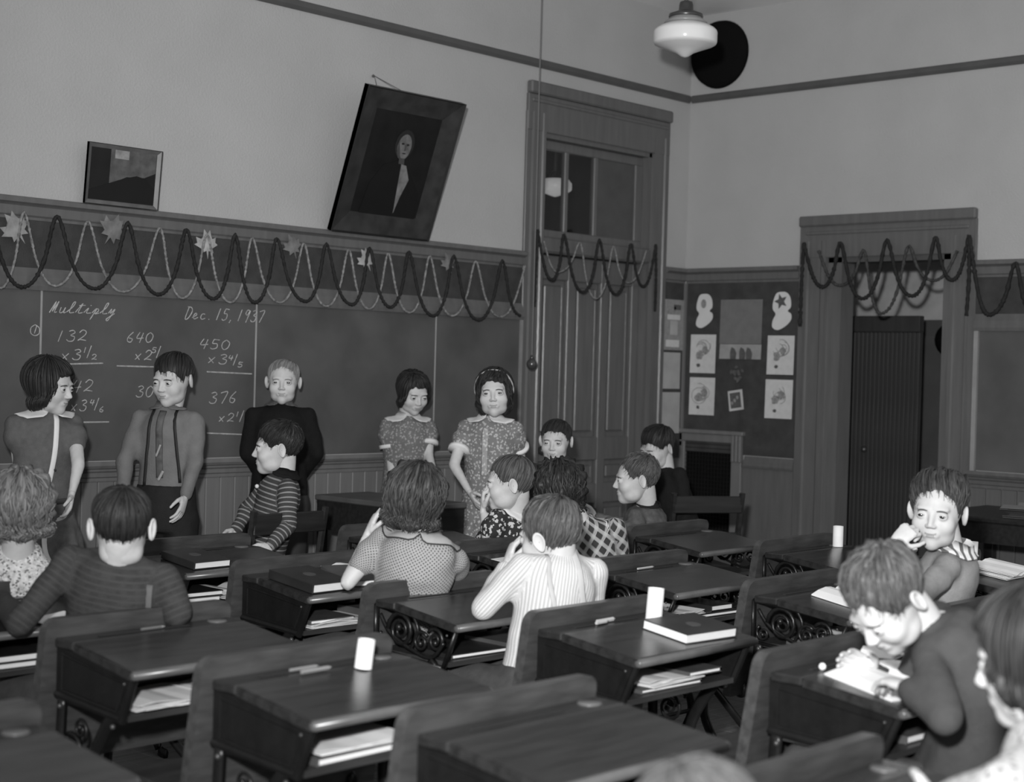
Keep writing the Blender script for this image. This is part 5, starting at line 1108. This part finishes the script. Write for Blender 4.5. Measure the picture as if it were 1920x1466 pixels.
# --- striped cardigan boy on the chair
def x4(c):
    bm = bmesh.new(); button(c, c['neck']+c['f']*.10-c['up']*.075, F_WHITE, .009)
pl = np.array((c1[0], c1[1]+.20, .475))
person('dark-haired boy in a striped cardigan, seated sideways in profile', P(519, 842, 6.45), -80, P(533, 888, 6.46), pl, -68, hpitch=0, legdir=FY, top=('cardigan', wool('striped_knit', .055, .1, pat_stripes(.020, .28, .26))), bottom=('trousers', T_GREY), bulk=.95,
  armL=(P(540, 985, 6.30), P(508, 1022, 6.22)), armR=(P(466, 952, 6.56), P(444, 992, 6.5)), hair_=dict(style='fringe', mat=H_DARK, thick=.02, seed=17, locks=260, curl=.3), collar=dict(mat=wool('dark_knit_collar', .012), w=.045, gap=34, r0=.05), extra=x4, brow=.03)
# --- far girl, face to the camera
pf = seat('D', -3); pf = pf+np.array((.10, .05, 0))
person('far girl with dark hair drawn back, seated facing us before the tall door', P(1042, 828, 7.42), -14, P(1044, 876, 7.45), pf, -10, hpitch=4, legdir=FY, top=('dress', M('dark_print', .03, .85, .5, 90)), bottom=('skirt', T_GREY), hair_=dict(style='back', mat=H_DARK, thick=.010, seed=19), hs=.95,
  armL=(P(1085, 950, 7.4), P(1060, 985, 7.3)), armR=(P(1005, 950, 7.4), P(1030, 985, 7.3)))
# --- far boy by the vent
pf = np.array((c2[0], c2[1], .475))
person('far dark-haired boy with lowered face, seated beside the wall vent', P(1232, 842, 8.02), -52, P(1244, 884, 8.03), pf, -60, hpitch=16, legdir=facing(-60), top=('sweater', wool('far_dark_sweater', .014)), bottom=('trousers', T_BLACK), hair_=dict(style='fringe', mat=H_DARK, thick=.022, seed=23, locks=220), hs=1.0, brow=.03)
# --- boy in grey sweater, profile
pf = seat('D', -2); dd = 6.9
person('short-haired boy in a grey sweater in left profile, forearm on his desk', P(1192, 900, 6.86), -86, P(1216, 948, 6.92), pf, -118, hpitch=2, legdir=FY, top=('sweater', wool('grey_marl_sweater', .10, .25)), bottom=('trousers', T_GREY), hair_=dict(style='short', mat=H_MID, thick=.018, seed=29, locks=300, curl=.3),
  armL=(P(1196, 1000, 6.72), P(1140, 978, 6.82)), armR=(P(1180, 985, 7.15), P(1120, 970, 7.2)), handL=(P(1110, 975, 6.88)-P(1140, 978, 6.82), -Zu, .3), collar=dict(mat=wool('navy_collar', .018), w=.03, gap=30, r0=.05), brow=.08)
# --- girl in profile, hand at her mouth
pf = seat('C', -2)
person('fair girl in left profile with her hand at her mouth and floral dress', P(955, 908, 6.1), -92, P(974, 962, 6.16), pf, -125, hpitch=3, legdir=FY, sleeve='puff', sl_len=.7, top=('dress', floral('bold_floral_dress', .025, .50, 55, .40)), bottom=('skirt', T_GREY), hair_=dict(style='back', mat=H_MID, thick=.013, seed=31, locks=230, whorl=(170, 70)),
  armL=(P(915, 1010, 6.05), P(906, 958, 6.10)), armR=(P(925, 1020, 6.45), P(965, 1035, 6.6)), handL=(P(908, 915, 6.12)-P(906, 958, 6.10), RT, 1.0), collar=dict(mat=F_WHITE, w=.06, gap=16), brow=.10)
# --- curly dark girl from behind, plaid dress
pf = seat('C', -1)
person('girl with dark curly hair seen from behind in a plaid dress', P(1050, 926, 5.72), -175, P(1090, 974, 5.74), pf, 172, hpitch=6, hroll=-6, legdir=FY, sleeve='half', top=('dress', M('plaid_dress', .03, .85, .1, 30, fn=pat_plaid(.055, .5))), bottom=('skirt', T_GREY), bulk=1.0,
  hair_=dict(style='bob', mat=H_DARK, length=.03, thick=.022, seed=37, curl=.8, locks=260, whorl=(180, 78)), armL=(P(1010, 1060, 5.85), P(1000, 1040, 6.0)), armR=(P(1160, 1040, 5.75), P(1120, 1045, 6.0)))
# --- white sweater boy
def x12(c):
    d = c['f']; mb = M('brace_pale', .42, .7)
    ribbon(c, 'suspender', [(.02, .40), (.045, .30), (.10, .16), (.115, .0)], .020, mb, d, .002, .002); ribbon(c, 'suspender', [(-.06, .38), (-.055, .30), (-.01, .16), (.0, .0)], .016, mb, d, .002, .002)
pf = seat('B', 0)+np.array((-.02, .0, 0))
person('boy in a white ribbed sweater seen from behind, hand against his cheek', P(1031, 1006, 4.55), -128, P(1052, 1036, 4.55), pf, -158, hpitch=8, hroll=-8, legdir=FY, top=('sweater', wool('white_rib_knit', .64, .04, pat_ribs(.0125, .40))), bottom=('trousers', T_GREY), bulk=.98, tilt=-.01,
  armL=(P(908, 1140, 4.50), P(948, 1062, 4.62)), armR=(P(1112, 1135, 4.62), P(1030, 1150, 4.92)), handL=(P(972, 990, 4.66)-P(948, 1062, 4.62), RT+FW*.3, .55), hair_=dict(style='grown', mat=H_MID, thick=.018, seed=41, locks=320, curl=.3, whorl=(150, 66)), extra=x12, brow=.08)
# --- dotted dress girl
pf = seat('B', -1)
person('dark-haired girl in a dotted dress seen from behind, chin on her hand', P(776, 943, 4.85), -162, P(792, 1002, 4.86), pf, 176, hpitch=6, hroll=6, legdir=FY, sleeve='puff', sl_len=.62, bulk=1.0, shw=.118, top=('dress', M('dotted_dress', .30, .85, .06, 30, bump=.1, bscale=200, fn=pat_dots(.0115, .27, .07))), bottom=('skirt', T_GREY), spine=P(775, 1085, 4.84),
  armL=(P(652, 1092, 4.82), P(688, 1004, 4.94)), armR=(P(858, 1085, 5.0), P(800, 1080, 5.25)), handL=(P(712, 950, 4.97)-P(688, 1004, 4.94), RT+FW*.3, .3), hair_=dict(style='bob', mat=H_BROWN, length=.035, thick=.019, seed=43, curl=.45, locks=280, whorl=(170, 78), vol=1.15), collar=dict(mat=M('dotted_dress', .30), w=.08, gap=10, trim=M('dark_piping', .03, .6)), hs=1.03)
# --- boy in dark sweater from behind
pf = seat('A', -1)
def x14(c): ribbon(c, 'suspender', [(.10, .36), (.105, .25), (.075, .1), (.06, .0)], .026, M('brace_mid', .085, .8), c['f'], .002, .002)
person('boy with cropped dark hair and large ears from behind, dark ribbed sweater', P(228, 992, 4.08), 193, P(225, 1034, 4.12), pf, 178, hpitch=8, legdir=FY, top=('sweater', wool('dark_knit', .040, .2, pat_stripes(.017, .35, .050))), bottom=('trousers', T_GREY), bulk=1.0, shw=.128,
  armL=(P(38, 1168, 4.06), np.array((-5.74, -1.98, .72))), armR=(P(335, 1150, 4.12), np.array((-5.50, -1.98, .735))), handL=(FY+RT*.4, -Zu, .2), hair_=dict(style='short', mat=H_DARK, thick=.012, seed=47, locks=260, whorl=(175, 60)), extra=x14)
# --- blonde girl at the left edge
pf = seat('A', -2)
person('blonde curly-haired girl from behind at the left edge, pale knitted sweater', P(38, 960, 4.52), 190, P(45, 1030, 4.58), pf, 176, hpitch=6, legdir=FY, top=('sweater', M('pale_chunky_knit', .50, .9, .3, 70, bump=.9, bscale=110, fn=pat_flowers(90, .33, .16))), bottom=('skirt', T_GREY), bulk=1.05, shw=.128,
  hair_=dict(style='bob', mat=H_BLOND, length=.03, thick=.020, seed=53, curl=.7, locks=280, whorl=(175, 78), vol=1.1), armL=(P(-95, 1130, 4.6), P(-60, 1110, 4.9)), armR=(P(150, 1120, 4.6), P(60, 1090, 4.95)))
# --- boy looking at the camera
pf = seat('C', 1)+np.array((0, .02, 0))
def x16(c): button(c, c['neck']+c['f']*.115-c['up']*.045, F_WHITE, .009)
person('boy looking at the camera over his shoulder, knuckles at his mouth, grey sweater', P(1757, 962, 4.72), -26, P(1792, 1028, 4.78), pf, -112, hpitch=2, hroll=-3, gaze=(12, 0), legdir=FY, top=('sweater', wool('mid_grey_sweater', .25, .08)), bottom=('trousers', T_GREY), bulk=1.05, hs=1.03,
  armL=(P(1722, 1120, 4.50), P(1676, 1022, 4.60)), armR=(P(1720, 1080, 5.0), P(1690, 1090, 5.1)), handL=(P(1718, 985, 4.60)-P(1676, 1022, 4.60), FW*.7+RT*.4-Zu*.3, 1.15), hair_=dict(style='short', mat=H_BROWN, thick=.026, seed=59, locks=300, curl=.35, sweep=.6, whorl=(-160, 58)),
  collar=dict(mat=M('striped_collar', .7, .8, .02, fn=lambda nt, tc, out, c: mixv(nt, math_(nt, 'LESS_THAN', math_(nt, 'FRACT', math_(nt, 'MULTIPLY', node_sep(nt, tc), 30.)), .4), out, .12)), w=.05, gap=26, r0=.050), extra=x16, brow=.09)
# --- reading boy, out of focus
pf = seat('B', 2)
person('blurred boy bent over his open book at the right, dark sweater', P(1665, 1128, 3.42), -62, P(1745, 1165, 3.46), pf+np.array((-.08, .06, 0)), -108, hpitch=46, legdir=FY, top=('sweater', wool('blurred_sweater', .062, .08)), bottom=('trousers', T_GREY), bulk=1.08, shw=.132, spine=P(1835, 1290, 3.45), hs=1.02,
  armL=(P(1772, 1345, 3.18), P(1700, 1290, 3.32)), armR=(P(1700, 1300, 3.75), P(1640, 1262, 3.72)), handL=(P(1655, 1272, 3.42)-P(1700, 1290, 3.32), -Zu, .4), hair_=dict(style='grown', mat=H_MID, thick=.022, seed=61, locks=300, curl=.4, whorl=(-170, 60)))
# --- child at the right edge, in the foreground
pf = np.array((DESKS[('A', 2)][0]+.02, DESKS[('A', 2)][1]-.13, .475))
person('blurred child in a white-patterned sleeve cut off by the right edge', P(1945, 1236, 2.46), -118, P(1985, 1330, 2.44), pf, -100, hpitch=12, legdir=FY, top=('blouse', floral('white_print_blouse', .40, .16, 60, .30)), bottom=('skirt', T_GREY),
  armL=(P(1880, 1475, 2.15), P(1760, 1505, 2.30)), armR=(P(1900, 1500, 2.7), P(1770, 1510, 2.75)), hair_=dict(style='bob', mat=H_DARK, length=.05, thick=.018, seed=67, whorl=(170, 78)))
# --- child bending low in the nearest foreground
hp = P(1305, 1606, 1.95); pf = np.array((hp[0]+.05, hp[1]-.16, .47))
person('blurred top of a bowed light-brown head at the bottom edge', hp, -165, hp+np.array((-.0, -.08, -.12)), pf, -175, hpitch=20, legdir=FY, top=('sweater', wool('near_grey_sweater', .06)), bottom=('trousers', T_GREY), hair_=dict(style='short', mat=hairm('hair_near', .05, .11), thick=.018, seed=71, locks=240))
bpy.context.view_layer.update()
